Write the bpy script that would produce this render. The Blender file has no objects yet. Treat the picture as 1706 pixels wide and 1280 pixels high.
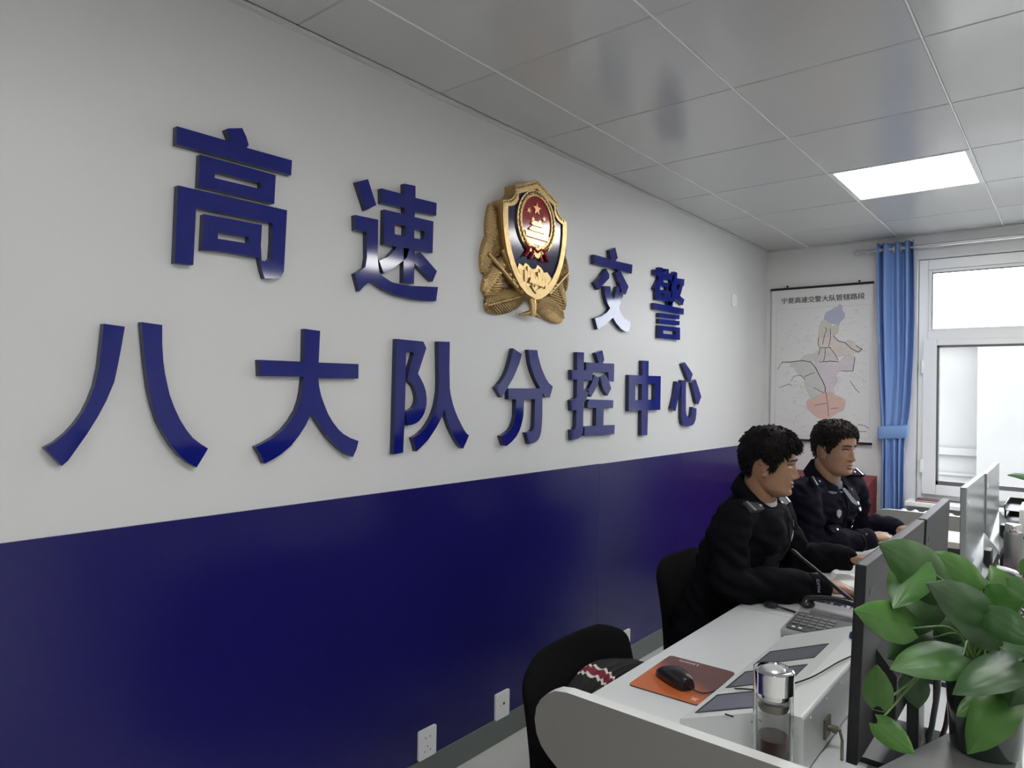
import bpy, math, random
import numpy as np
from mathutils import Vector, Matrix, noise
from mathutils.geometry import tessellate_polygon
from mathutils.bvhtree import BVHTree
random.seed(7)
SC = bpy.context.scene
COL = SC.collection
PI = math.pi

# ---------------------------------------------------------------- camera
FPX = 1157.67
cam_d = bpy.data.cameras.new('camera')
cam_d.sensor_fit = 'HORIZONTAL'; cam_d.sensor_width = 36.0
cam_d.lens = FPX / 1706 * 36.0
cam_d.clip_start = 0.05
cam = bpy.data.objects.new('camera', cam_d); COL.objects.link(cam)
YAW, PITCH, ROLL = 0.6845, 0.0088, 0.0171
fw = Vector((-math.sin(YAW)*math.cos(PITCH), math.cos(YAW)*math.cos(PITCH), math.sin(PITCH)))
rt = Vector((math.cos(YAW), math.sin(YAW), 0)); up = rt.cross(fw)
rt2 = math.cos(ROLL)*rt + math.sin(ROLL)*up; up2 = -math.sin(ROLL)*rt + math.cos(ROLL)*up
CAM = Vector((1.8974, 0.0, 1.4902))
cam.matrix_world = Matrix(((rt2.x, up2.x, -fw.x, CAM.x), (rt2.y, up2.y, -fw.y, CAM.y), (rt2.z, up2.z, -fw.z, CAM.z), (0, 0, 0, 1)))
SC.camera = cam

# ---------------------------------------------------------------- world (bright overcast sky) and exposure
W = bpy.data.worlds.new('sky'); SC.world = W; W.use_nodes = True
nt = W.node_tree; bg = nt.nodes['Background']
tc = nt.nodes.new('ShaderNodeTexCoord'); sep = nt.nodes.new('ShaderNodeSeparateXYZ')
rmp = nt.nodes.new('ShaderNodeValToRGB')
nt.links.new(tc.outputs['Generated'], sep.inputs[0]); nt.links.new(sep.outputs['Z'], rmp.inputs[0])
rmp.color_ramp.elements[0].color = (0.80, 0.86, 0.92, 1); rmp.color_ramp.elements[1].color = (0.93, 0.96, 1.0, 1)
nt.links.new(rmp.outputs[0], bg.inputs[0]); bg.inputs[1].default_value = 7.0
SC.view_settings.view_transform = 'Standard'; SC.view_settings.look = 'None'
SC.view_settings.gamma = 1.0; SC.view_settings.use_curve_mapping = False
SC.view_settings.exposure = 0.64
LAMP = 14.0          # radiance of the ceiling panels

# ---------------------------------------------------------------- helpers
def lin(r, g, b):
    f = lambda c: (c/255/12.92) if c/255 <= 0.04045 else ((c/255+0.055)/1.055)**2.4
    return (f(r), f(g), f(b))

MATS = {}
def mat(name, col, rough=0.5, metal=0.0, spec=0.5, bump=None, var=None, emit=None, trans=0.0, ior=1.45, coat=0.0, alpha=1.0):
    if name in MATS: return MATS[name]
    m = bpy.data.materials.new(name); m.use_nodes = True
    n = m.node_tree; b = n.nodes['Principled BSDF']
    b.inputs['Base Color'].default_value = (*col, 1)
    b.inputs['Roughness'].default_value = rough; b.inputs['Metallic'].default_value = metal
    b.inputs['Specular IOR Level'].default_value = spec; b.inputs['IOR'].default_value = ior
    b.inputs['Transmission Weight'].default_value = trans; b.inputs['Coat Weight'].default_value = coat
    if emit:
        b.inputs['Emission Color'].default_value = (*emit[0], 1); b.inputs['Emission Strength'].default_value = emit[1]
    if bump or var:
        t = n.nodes.new('ShaderNodeTexCoord')
    if bump:
        sc, st = bump
        x = n.nodes.new('ShaderNodeTexNoise'); x.inputs['Scale'].default_value = sc; x.inputs['Detail'].default_value = 3
        n.links.new(t.outputs['Object'], x.inputs['Vector'])
        k = n.nodes.new('ShaderNodeBump'); k.inputs['Strength'].default_value = st; k.inputs['Distance'].default_value = 0.01
        n.links.new(x.outputs['Fac'], k.inputs['Height']); n.links.new(k.outputs[0], b.inputs['Normal'])
    if var:
        sc, c2 = var
        x = n.nodes.new('ShaderNodeTexNoise'); x.inputs['Scale'].default_value = sc
        n.links.new(t.outputs['Object'], x.inputs['Vector'])
        r = n.nodes.new('ShaderNodeValToRGB'); r.color_ramp.elements[0].position = 0.35; r.color_ramp.elements[1].position = 0.65
        r.color_ramp.elements[0].color = (*col, 1); r.color_ramp.elements[1].color = (*c2, 1)
        n.links.new(x.outputs['Fac'], r.inputs[0]); n.links.new(r.outputs[0], b.inputs['Base Color'])
    MATS[name] = m
    return m

def wpos(o):
    v = Vector((0, 0, 0))
    while o is not None:
        v += o.location; o = o.parent
    return v

class MB:
    """collects geometry; build() links it as one mesh object"""
    def __init__(s): s.v = []; s.f = []; s.m = []; s.s = []
    def add(s, vs, fs, m=0, sm=False, M=None):
        k = len(s.v)
        s.v += [tuple(M @ Vector(p)) if M is not None else tuple(p) for p in vs]
        for f in fs:
            s.f.append(tuple(i+k for i in f)); s.m.append(m); s.s.append(sm)
        return s
    def box(s, x0, x1, y0, y1, z0, z1, m=0, M=None):
        vs = [(x, y, z) for x in (x0, x1) for y in (y0, y1) for z in (z0, z1)]
        return s.add(vs, [(0,1,3,2),(4,6,7,5),(0,4,5,1),(2,3,7,6),(0,2,6,4),(1,5,7,3)], m, False, M)
    def tube(s, pts, r, n=10, m=0, caps=True, sm=True, flat=1.0, M=None):
        pts = [Vector(p) for p in pts]; N = len(pts)
        R = list(r) if isinstance(r, (list, tuple)) else [r]*N
        T = []
        for i in range(N):
            t = (pts[min(i+1, N-1)] - pts[max(i-1, 0)])
            T.append(t.normalized() if t.length > 1e-9 else Vector((0,0,1)))
        a = Vector((0,0,1)) if abs(T[0].z) < 0.9 else Vector((1,0,0))
        u = T[0].cross(a).normalized(); vs = []
        for i in range(N):
            u = (u - T[i]*u.dot(T[i])).normalized(); w = T[i].cross(u)
            for k in range(n):
                q = 2*PI*k/n
                vs.append(pts[i] + u*(R[i]*math.cos(q)) + w*(R[i]*flat*math.sin(q)))
        fs = [(i*n+k, i*n+(k+1) % n, (i+1)*n+(k+1) % n, (i+1)*n+k) for i in range(N-1) for k in range(n)]
        s.add(vs, fs, m, sm, M)
        if caps: s.add([vs[k] for k in range(n)], [tuple(range(n))[::-1]], m, False, M); s.add(vs[-n:], [tuple(range(n))], m, False, M)
        return s
    def lathe(s, prof, c=(0,0,0), n=32, m=0, sm=True, M=None, ax=None):
        c = Vector(c); Q = Matrix.Identity(3)
        if ax is not None: Q = Vector((0,0,1)).rotation_difference(Vector(ax)).to_matrix()
        # split the profile at sharp corners so the shading stays true
        runs, cur = [], [prof[0]]
        for i in range(1, len(prof)):
            cur.append(prof[i])
            if i < len(prof)-1:
                a = Vector((prof[i][0]-prof[i-1][0], prof[i][1]-prof[i-1][1])); b = Vector((prof[i+1][0]-prof[i][0], prof[i+1][1]-prof[i][1]))
                if a.length > 1e-9 and b.length > 1e-9 and a.angle(b) > 0.6: runs.append(cur); cur = [prof[i]]
        runs.append(cur)
        if len(runs) > 1:
            for j, R in enumerate(runs): s._rev(R, c, Q, n, m, sm, M, j == 0, j == len(runs)-1)
            return s
        return s._rev(prof, c, Q, n, m, sm, M, True, True)
    def _rev(s, prof, c, Q, n, m, sm, M, first, last):
        vs = []
        for r, z in prof:
            for k in range(n):
                q = 2*PI*k/n; vs.append(c + Q @ Vector((r*math.cos(q), r*math.sin(q), z)))
        fs = [(i*n+k, i*n+(k+1) % n, (i+1)*n+(k+1) % n, (i+1)*n+k) for i in range(len(prof)-1) for k in range(n)]
        if first and prof[0][0] > 1e-6: fs.append(tuple(range(n))[::-1])
        if last and prof[-1][0] > 1e-6: fs.append(tuple(range((len(prof)-1)*n, len(prof)*n)))
        return s.add(vs, fs, m, sm, M)
    def ell(s, c, r, Q=None, m=0, nu=16, nv=10):
        c = Vector(c); Q = Q or Matrix.Identity(3); vs = []
        for j in range(nv+1):
            p = -PI/2 + PI*j/nv
            for k in range(nu):
                q = 2*PI*k/nu
                vs.append(c + Q @ Vector((r[0]*math.cos(p)*math.cos(q), r[1]*math.cos(p)*math.sin(q), r[2]*math.sin(p))))
        fs = [(j*nu+k, j*nu+(k+1) % nu, (j+1)*nu+(k+1) % nu, (j+1)*nu+k) for j in range(nv) for k in range(nu)]
        return s.add(vs, fs, m, True)
    def prism(s, loops, fn, d0, d1, m=0, ms=None, M=None):
        """loops of 2D points (outer then holes) pushed from depth d0 to d1; fn(a, b, d) -> 3D; d1 is the front"""
        ms = m if ms is None else ms
        tris = tessellate_polygon([[Vector((p[0], p[1], 0)) for p in L] for L in loops])
        flat = [p for L in loops for p in L]
        n = len(flat)
        vs = [fn(p[0], p[1], d1) for p in flat] + [fn(p[0], p[1], d0) for p in flat]
        s.add(vs[:n], [tuple(t) for t in tris], m, False, M)
        s.add(vs[n:], [tuple(t)[::-1] for t in tris], ms, False, M)
        k = 0
        for L in loops:
            c = len(L)
            s.add(vs[k:k+c] + vs[n+k:n+k+c], [(i, c+i, c+(i+1) % c, (i+1) % c) for i in range(c)], ms, False, M)
            k += c
        return s
    def sheet(s, rows, m=0, closed=False, sm=True, M=None):
        n = len(rows[0]); vs = [p for r in rows for p in r]
        kk = n if closed else n-1
        fs = [(i*n+k, i*n+(k+1) % n, (i+1)*n+(k+1) % n, (i+1)*n+k) for i in range(len(rows)-1) for k in range(kk)]
        return s.add(vs, fs, m, sm, M)
    def loft(s, rings, m=0, sm=True, M=None):
        n = len(rings[0]); s.sheet(rings, m, True, sm, M)
        s.add(rings[0], [tuple(range(n))[::-1]], m, sm, M); s.add(rings[-1], [tuple(range(n))], m, sm, M)
        return s
    def text(s, body, size, M, m=0, depth=0.0008, align='CENTER', bold=0.0):
        c = bpy.data.curves.new('lettering', 'FONT'); c.body = body; c.size = size
        c.align_x = align; c.align_y = 'CENTER'; c.extrude = depth; c.offset = bold; c.resolution_u = 2
        o = bpy.data.objects.new('lettering', c); COL.objects.link(o)
        dg = bpy.context.evaluated_depsgraph_get(); me = o.evaluated_get(dg).to_mesh()
        vs = [v.co.copy() for v in me.vertices]; fs = [tuple(p.vertices) for p in me.polygons]
        o.evaluated_get(dg).to_mesh_clear()
        bpy.data.objects.remove(o); bpy.data.curves.remove(c)
        return s.add(vs, fs, m, False, M)
    def mesh(s, name, mats, org):
        me = bpy.data.meshes.new(name)
        me.from_pydata([(p[0]-org.x, p[1]-org.y, p[2]-org.z) for p in s.v], [], s.f)
        for x in (mats if isinstance(mats, (list, tuple)) else [mats]): me.materials.append(x)
        me.polygons.foreach_set('material_index', s.m); me.polygons.foreach_set('use_smooth', s.s)
        me.update()
        return me
    def build(s, name, mats, parent=None, loc=None, bev=0, fixn=True, seg=2):
        org = wpos(parent) if parent is not None else Vector(loc or (0, 0, 0))
        me = s.mesh(name, mats, org)
        o = bpy.data.objects.new(name, me); COL.objects.link(o)
        if parent is not None: o.parent = parent
        else: o.location = org
        if bev:
            b = o.modifiers.new('bevel', 'BEVEL'); b.width = bev; b.segments = seg; b.limit_method = 'ANGLE'; b.angle_limit = 0.6
        return o

def tag(o, label, cat, group=None, kind=None):
    o['label'] = label; o['category'] = cat
    if group: o['group'] = group
    if kind: o['kind'] = kind
    return o
def thing(name, label, cat, loc=(0, 0, 0), group=None):
    o = bpy.data.objects.new(name, None); COL.objects.link(o); o.location = loc; o.empty_display_size = 0.05
    return tag(o, label, cat, group)
def struct(mb, name, mats, bev=0):
    o = mb.build(name, mats, bev=bev); o['kind'] = 'structure'; return o
def copy_thing(root, loc, label):
    r = root.copy(); COL.objects.link(r); r.location = loc; r['label'] = label
    for ch in list(root.children):
        c = ch.copy(); COL.objects.link(c); c.parent = r
        for g in list(ch.children):
            d = g.copy(); COL.objects.link(d); d.parent = c
    return r
def frame(o, x, y, z):
    """4x4 from origin and three axis vectors"""
    return Matrix(((x[0], y[0], z[0], o[0]), (x[1], y[1], z[1], o[1]), (x[2], y[2], z[2], o[2]), (0, 0, 0, 1)))
def rotz(a): return Matrix.Rotation(a, 4, 'Z')
def arc(cx, cy, r, a0, a1, n, ry=None):
    ry = r if ry is None else ry
    return [(cx + r*math.cos(a0+(a1-a0)*i/n), cy + ry*math.sin(a0+(a1-a0)*i/n)) for i in range(n+1)]
def rrect(x0, x1, y0, y1, r, n=5):
    return (arc(x1-r, y1-r, r, 0, PI/2, n) + arc(x0+r, y1-r, r, PI/2, PI, n) + arc(x0+r, y0+r, r, PI, 1.5*PI, n) + arc(x1-r, y0+r, r, 1.5*PI, 2*PI, n))
def smooth_path(pts, k=6):
    """Catmull-Rom through 3D points"""
    P = [Vector(p) for p in pts]; P = [2*P[0]-P[1]] + P + [2*P[-1]-P[-2]]; out = []
    for i in range(1, len(P)-2):
        for j in range(k):
            t = j/k; a, b, c, d = P[i-1:i+3]
            out.append(0.5*((2*b) + (c-a)*t + (2*a-5*b+4*c-d)*t*t + (-a+3*b-3*c+d)*t**3))
    return out + [P[-2]]
XY = lambda a, b, d: (a, b, d)
YZ = lambda a, b, d: (d, a, b)      # on a wall facing +X
XZ = lambda a, b, d: (a, d, b)

# ---------------------------------------------------------------- materials
M_white = mat('white_wall_paint', (0.63, 0.635, 0.635), 0.42, bump=(60, 0.02))
M_wallb = mat('end_wall_paint', (0.70, 0.70, 0.70), 0.6, bump=(60, 0.03))
M_blue = mat('blue_wall_panel', (0.0095, 0.0085, 0.105), 0.22, spec=0.5, bump=(5, 0.03))
M_base = mat('grey_green_skirting', (0.13, 0.15, 0.145), 0.35)
M_floor = mat('pale_floor_tile', (0.56, 0.56, 0.54), 0.25, var=(3, (0.60, 0.60, 0.58)))
M_line = mat('floor_joint', (0.25, 0.25, 0.24), 0.6)
M_ceilpan = None
M_letter = mat('blue_acrylic', (0.0065, 0.0115, 0.165), 0.075, spec=0.55)
M_letside = mat('blue_acrylic_edge', (0.022, 0.028, 0.075), 0.25)
M_pvc = mat('white_pvc', (0.80, 0.81, 0.81), 0.3)
M_gasket = mat('window_gasket', (0.12, 0.12, 0.13), 0.6)
M_glass = mat('window_glass', (1, 1, 1), 0.0, trans=1.0, ior=1.02, spec=0.2)
M_gold = mat('gold_relief', (0.50, 0.355, 0.165), 0.36, 0.85, bump=(40, 0.25))
M_golddark = mat('gold_groove', (0.20, 0.12, 0.04), 0.45, 0.7)
M_navy = mat('navy_enamel', (0.010, 0.013, 0.060), 0.12)
M_red = mat('red_enamel', (0.33, 0.012, 0.015), 0.10)
M_silver = mat('silver_trim', (0.75, 0.75, 0.76), 0.3, 0.8)
M_whitep = mat('white_plastic', (0.78, 0.79, 0.79), 0.3)
M_black = mat('black_plastic', (0.012, 0.012, 0.013), 0.35)
M_blackf = mat('black_mesh_fabric', (0.0045, 0.0045, 0.005), 0.9, spec=0.08, bump=(300, 0.3))
M_chrome = mat('chrome', (0.80, 0.80, 0.80), 0.08, 1.0)
M_dgrey = mat('dark_grey_plastic', (0.018, 0.019, 0.021), 0.42, spec=0.25)
M_grey = mat('grey_laminate', (0.205, 0.198, 0.185), 0.4, bump=(150, 0.03))
M_desk = mat('pale_grey_laminate', (0.60, 0.62, 0.625), 0.38)
M_edge = mat('white_edge_band', (0.66, 0.68, 0.67), 0.35)
M_dark = mat('dark_edge', (0.04, 0.042, 0.05), 0.5)
M_steel = mat('white_painted_steel', (0.66, 0.68, 0.67), 0.33)
M_screen = mat('lcd_grey', (0.19, 0.195, 0.22), 0.15)
M_paper = mat('paper', (0.80, 0.79, 0.75), 0.7)
M_cable = mat('black_cable', (0.012, 0.011, 0.012), 0.45)
M_maroon = mat('maroon_lacquer', (0.16, 0.012, 0.018), 0.35)
M_brushed = mat('brushed_steel', (0.40, 0.41, 0.40), 0.32, 0.9)
# outlines of the raised characters in metres on the wall (along the wall, height)
LETTERS={
'gao':[[[(.8613,2.1814),(1.0146,2.1836),(.9981,2.2138),(1.0064,2.2194),(1.0479,2.233),(1.0615,2.211),(1.0691,2.1896),(1.0627,2.1801),(1.2127,2.1835),(1.2106,2.137),(.8614,2.1328)]],[[(.926,2.1231),(1.158,2.1243),(1.1552,2.0373),(.9239,2.0345)],[(.9694,2.0867),(1.1112,2.088),(1.111,2.0713),(.9687,2.0693)]],[[(.8679,2.024),(1.1991,2.027),(1.1965,1.9523),(1.1924,1.839),(1.1838,1.8228),(1.1649,1.8138),(1.1288,1.8095),(1.1198,1.8312),(1.1116,1.8628),(1.1197,1.8604),(1.1404,1.862),(1.1483,1.8748),(1.1507,1.9227),(1.1506,1.9776),(.9183,1.9743),(.9139,1.8169),(.8635,1.8145)]],[[(.9403,1.9619),(1.1162,1.9661),(1.1141,1.9058),(1.1174,1.8605),(1.1081,1.8674),(1.0834,1.8671),(1.0236,1.8676),(.9818,1.8667),(.9375,1.8617)],[(.9807,1.9199),(1.0756,1.9223),(1.0743,1.9036),(.9821,1.9013)]]],
'su':[[[(1.4602,2.1778),(1.5064,2.1986),(1.5442,2.1182),(1.5007,2.0909)]],[[(1.4555,2.066),(1.5538,2.0699),(1.5548,1.9334),(1.562,1.8919),(1.5796,1.8779),(1.6198,1.863),(1.6649,1.8602),(1.7112,1.8617),(1.8473,1.8743),(1.8384,1.8202),(1.7823,1.8154),(1.7296,1.8134),(1.6453,1.8183),(1.5886,1.8313),(1.5491,1.8477),(1.5321,1.8527),(1.5148,1.8462),(1.5,1.8354),(1.4805,1.8139),(1.4601,1.8703),(1.4818,1.884),(1.5023,1.8983),(1.5082,1.9321),(1.5055,2.0165),(1.4581,2.0171)]],[[(1.566,2.181),(1.6712,2.1838),(1.6702,2.2227),(1.7237,2.2273),(1.7248,2.1839),(1.8319,2.1889),(1.8313,2.141),(1.7234,2.1342),(1.7222,2.1134),(1.8172,2.1163),(1.8156,1.9974),(1.7251,1.9948),(1.7248,1.8704),(1.6739,1.8689),(1.6726,1.9897),(1.5816,1.9897),(1.5803,2.1108),(1.6754,2.1133),(1.6732,2.135),(1.5688,2.1309)],[(1.6286,2.0694),(1.679,2.0711),(1.6781,2.0362),(1.6294,2.0335)],[(1.7216,2.0697),(1.7723,2.0716),(1.7713,2.0402),(1.7224,2.0366)]],[[(1.6427,1.9922),(1.6995,1.9943),(1.6876,1.9606),(1.667,1.9435),(1.6307,1.9155),(1.5833,1.8876),(1.5611,1.9295),(1.6016,1.9494)]],[[(1.7257,1.9743),(1.754,1.9906),(1.8402,1.9331),(1.8183,1.8905),(1.7264,1.9443)]]],
'ba':[[[(.6927,1.6377),(.742,1.6344),(.7351,1.5847),(.7276,1.5363),(.7201,1.4937),(.7025,1.446),(.684,1.407),(.6613,1.3661),(.6345,1.3239),(.6214,1.3034),(.6083,1.2912),(.5716,1.3364),(.5939,1.3497),(.6156,1.3689),(.6332,1.3901),(.651,1.4178),(.6643,1.4486),(.6754,1.4824),(.6839,1.5294),(.689,1.5871)]],[[(.7822,1.6496),(.8345,1.6464),(.8356,1.5963),(.8392,1.5518),(.8443,1.5185),(.8576,1.4627),(.8706,1.4288),(.8871,1.3946),(.9049,1.3667),(.9227,1.3447),(.9437,1.3281),(.9662,1.313),(.9505,1.287),(.935,1.2631),(.9125,1.2769),(.8892,1.2967),(.8661,1.3246),(.8461,1.3564),(.829,1.3903),(.8158,1.4293),(.8031,1.4788),(.792,1.5552)]]],
'da':[[[(1.2696,1.6708),(1.3266,1.6686),(1.3233,1.5675),(1.4814,1.5691),(1.4817,1.5202),(1.3229,1.5177),(1.3275,1.4889),(1.3353,1.462),(1.3472,1.435),(1.3624,1.4043),(1.381,1.378),(1.4049,1.3519),(1.4246,1.3366),(1.4523,1.3223),(1.4876,1.3101),(1.4794,1.2822),(1.4651,1.2576),(1.439,1.2691),(1.4106,1.2874),(1.3809,1.313),(1.3559,1.3379),(1.3352,1.3643),(1.3148,1.3917),(1.2988,1.404),(1.2803,1.3692),(1.2582,1.339),(1.229,1.3077),(1.1931,1.282),(1.1685,1.2696),(1.1407,1.2589),(1.1292,1.2828),(1.1109,1.3101),(1.1394,1.3211),(1.1705,1.3361),(1.2023,1.3586),(1.2251,1.3837),(1.2467,1.4159),(1.258,1.4453),(1.2649,1.4782),(1.2684,1.521),(1.1185,1.519),(1.1154,1.5669),(1.2697,1.5679)]]],
'dui':[[[(1.6473,1.665),(1.7767,1.6639),(1.7927,1.6403),(1.7532,1.5452),(1.7689,1.5249),(1.7836,1.5044),(1.7945,1.4796),(1.7991,1.4545),(1.799,1.4336),(1.7949,1.4149),(1.7874,1.3975),(1.7763,1.3831),(1.7631,1.371),(1.7476,1.3631),(1.7284,1.3579),(1.7066,1.3561),(1.7023,1.3773),(1.699,1.4005),(1.693,1.4046),(1.6874,1.2598),(1.6436,1.256),(1.6454,1.4622)],[(1.6935,1.6244),(1.7313,1.6199),(1.7241,1.5975),(1.7159,1.5767),(1.7073,1.5479),(1.7009,1.5233),(1.7191,1.5115),(1.7332,1.4974),(1.7419,1.4824),(1.7491,1.4627),(1.75,1.4462),(1.7449,1.4306),(1.7352,1.4196),(1.7216,1.4128),(1.6918,1.4091),(1.6932,1.4624)]],[[(1.8552,1.6694),(1.9157,1.672),(1.9165,1.5673),(1.9203,1.4937),(1.9251,1.4721),(1.9305,1.4548),(1.9405,1.4286),(1.9538,1.4023),(1.9682,1.3793),(1.9868,1.3533),(2.0014,1.3343),(2.0167,1.3178),(2.0334,1.3074),(2.0177,1.2804),(2.0008,1.2564),(1.9825,1.2698),(1.963,1.2891),(1.9435,1.3144),(1.9241,1.342),(1.906,1.378),(1.8917,1.4139),(1.8832,1.3883),(1.8687,1.3672),(1.8515,1.3443),(1.8286,1.3189),(1.8088,1.2987),(1.789,1.2838),(1.7712,1.2714),(1.753,1.2601),(1.744,1.284),(1.7323,1.3103),(1.7532,1.3177),(1.771,1.3261),(1.7933,1.3419),(1.8101,1.359),(1.8259,1.3788),(1.8383,1.3996),(1.8494,1.4249),(1.8559,1.4504),(1.8611,1.4802),(1.8618,1.5228)]]],
'fen':[[[(2.3037,1.6692),(2.3625,1.6471),(2.3464,1.6064),(2.3256,1.5716),(2.3034,1.5396),(2.2777,1.5103),(2.2559,1.4848),(2.2308,1.459),(2.212,1.4778),(2.192,1.4991),(2.2147,1.514),(2.2361,1.5333),(2.2562,1.5575),(2.2719,1.5843),(2.2861,1.6183)]],[[(2.4081,1.6693),(2.4728,1.6709),(2.4802,1.6446),(2.4935,1.6174),(2.5069,1.5916),(2.5246,1.5668),(2.5423,1.5453),(2.5627,1.5267),(2.5956,1.5098),(2.5849,1.4843),(2.5733,1.4584),(2.5559,1.4599),(2.5359,1.468),(2.5168,1.4801),(2.5167,1.4517),(2.5186,1.3846),(2.5163,1.344),(2.5122,1.3086),(2.5044,1.2861),(2.4946,1.2739),(2.4799,1.2635),(2.4618,1.2578),(2.4438,1.2552),(2.4251,1.2541),(2.4139,1.2799),(2.402,1.3051),(2.4277,1.3076),(2.4439,1.311),(2.4552,1.3181),(2.4597,1.333),(2.4621,1.3955),(2.4623,1.4511),(2.3837,1.4506),(2.3825,1.4064),(2.3801,1.377),(2.3743,1.3575),(2.367,1.3381),(2.3543,1.3141),(2.3347,1.2915),(2.3068,1.2715),(2.2696,1.2527),(2.2509,1.2561),(2.2416,1.2755),(2.2292,1.2972),(2.2512,1.3016),(2.2718,1.3094),(2.2926,1.3211),(2.3089,1.335),(2.3207,1.3549),(2.327,1.378),(2.3288,1.4506),(2.277,1.4506),(2.2743,1.4974),(2.4984,1.5002),(2.4751,1.5261),(2.4537,1.5532),(2.4364,1.5826),(2.4235,1.6095)]]],
'jiao':[[[(2.9277,2.1722),(3.0888,2.1739),(3.0741,2.2195),(3.1288,2.2418),(3.1559,2.1933),(3.1343,2.1723),(3.3108,2.1795),(3.305,2.1303),(2.929,2.127)]],[[(3.0441,2.1194),(3.0746,2.0934),(3.0751,2.0744),(2.9751,2.003),(2.9349,2.0334),(2.9969,2.074)]],[[(3.1328,2.1104),(3.1785,2.1329),(3.2728,2.0559),(3.2438,2.0108),(3.2047,2.0178),(3.1755,2.0631)]],[[(3.0257,2.0281),(3.0847,2.0339),(3.0974,2.0005),(3.1236,1.9668),(3.1393,2.0099),(3.1554,2.0428),(3.1762,2.0384),(3.1771,2.0083),(3.2174,2.0041),(3.1992,1.9681),(3.1725,1.9341),(3.2031,1.8988),(3.2479,1.8761),(3.3059,1.8694),(3.294,1.8402),(3.2822,1.8138),(3.241,1.8134),(3.2002,1.8236),(3.1528,1.8481),(3.118,1.8758),(3.0527,1.8353),(2.9732,1.8031),(2.9582,1.8298),(2.9449,1.8557),(3.0078,1.8726),(3.0526,1.8932),(3.0881,1.921),(3.0609,1.9442),(3.0403,1.9765)]]],
'jing':[[[(3.5612,2.1904),(3.6164,2.1945),(3.6179,2.2113),(3.6638,2.2151),(3.6666,2.194),(3.6879,2.1931),(3.6851,2.2134),(3.7387,2.2182),(3.7395,2.1945),(3.8055,2.1937),(3.8067,2.1556),(3.778,2.1538),(3.7787,2.1319),(3.7714,2.0859),(3.7555,2.0371),(3.73,2.0224),(3.6913,2.0241),(3.591,2.0227),(3.5853,2.0732),(3.5605,2.0865),(3.59,2.1173),(3.6158,2.1478),(3.6155,2.1594),(3.5662,2.1594)],[(3.6701,2.1513),(3.7735,2.1562),(3.7697,2.1387),(3.7306,2.1356),(3.6771,2.1326)],[(3.6317,2.1071),(3.7206,2.1085),(3.7169,2.0902),(3.6325,2.0838)],[(3.6435,2.0637),(3.6899,2.0672),(3.6906,2.0456),(3.6442,2.0423)]],[[(3.8115,2.2147),(3.852,2.2124),(3.8486,2.1794),(3.9498,2.187),(3.9441,2.1469),(3.928,2.1408),(3.9062,2.097),(3.893,2.079),(3.9234,2.0702),(3.954,2.0633),(3.9318,2.0258),(3.8783,2.0406),(3.8393,2.0535),(3.7956,2.0235),(3.7459,2.0002),(3.7298,2.0283),(3.7726,2.051),(3.8025,2.0826),(3.7797,2.1019),(3.7432,2.0825),(3.7315,2.1059),(3.7781,2.1518)],[(3.8409,2.1399),(3.8909,2.1412),(3.8692,2.1078),(3.8416,2.1177)]],[[(3.5612,2.0001),(3.7392,2.0035),(3.7341,2.0268),(3.7998,2.031),(3.7962,2.0035),(3.9488,2.0069),(3.9454,1.9694),(3.5644,1.9649)]],[[(3.6264,1.9498),(3.8924,1.9603),(3.8887,1.9354),(3.6272,1.9255)]],[[(3.6275,1.9158),(3.8936,1.9256),(3.8899,1.8997),(3.6283,1.8906)]],[[(3.6246,1.8777),(3.8995,1.8862),(3.902,1.8116),(3.6269,1.8059)],[(3.6798,1.8557),(3.8434,1.8604),(3.8419,1.839),(3.6805,1.8342)]]],
'kong':[[[(2.7903,1.6788),(2.8507,1.6803),(2.8517,1.5945),(2.8727,1.5936),(2.8726,1.5463),(2.8531,1.5451),(2.8532,1.4906),(2.8845,1.5025),(2.9001,1.4894),(2.8755,1.4469),(2.8519,1.4345),(2.8535,1.3273),(2.8501,1.2903),(2.8359,1.2703),(2.8068,1.2592),(2.7593,1.2557),(2.7521,1.3059),(2.7808,1.3066),(2.7919,1.3209),(2.7926,1.3989),(2.7524,1.3961),(2.7452,1.4469),(2.7937,1.4607),(2.7941,1.5462),(2.7509,1.546),(2.7467,1.5919),(2.7928,1.5918)]],[[(2.8701,1.6333),(2.9861,1.6339),(2.9562,1.6834),(3.0194,1.6995),(3.0386,1.6533),(3.0262,1.6347),(3.137,1.6374),(3.1365,1.5434),(3.0829,1.544),(3.0798,1.59),(2.9325,1.5888),(2.9261,1.545),(2.8727,1.5422)]],[[(2.9486,1.5733),(2.9964,1.5576),(2.9828,1.5318),(2.951,1.4915),(2.9208,1.4636),(2.8787,1.4925),(2.9041,1.5078),(2.9264,1.5349)]],[[(3.0042,1.562),(3.0605,1.5764),(3.0863,1.5424),(3.1123,1.5079),(3.0752,1.4702),(3.0384,1.4984),(3.0181,1.5281)]],[[(2.9058,1.451),(3.1344,1.4467),(3.1322,1.4055),(3.0411,1.4081),(3.0405,1.3187),(3.1519,1.3172),(3.1482,1.2698),(2.8656,1.2732),(2.8643,1.3187),(2.9702,1.319),(2.9707,1.4079),(2.8918,1.4086),(2.8911,1.4344)]]],
'zhong':[[[(3.2929,1.5829),(3.4384,1.5841),(3.4358,1.6663),(3.5098,1.6677),(3.5105,1.5842),(3.6591,1.5862),(3.6592,1.3908),(3.5108,1.3906),(3.5074,1.2504),(3.4393,1.2512),(3.4369,1.3896),(3.2954,1.3876)],[(3.3643,1.5342),(3.4361,1.5354),(3.4369,1.4485),(3.3652,1.4466)],[(3.51,1.5386),(3.5903,1.54),(3.5891,1.4494),(3.5109,1.4485)]]],
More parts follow.
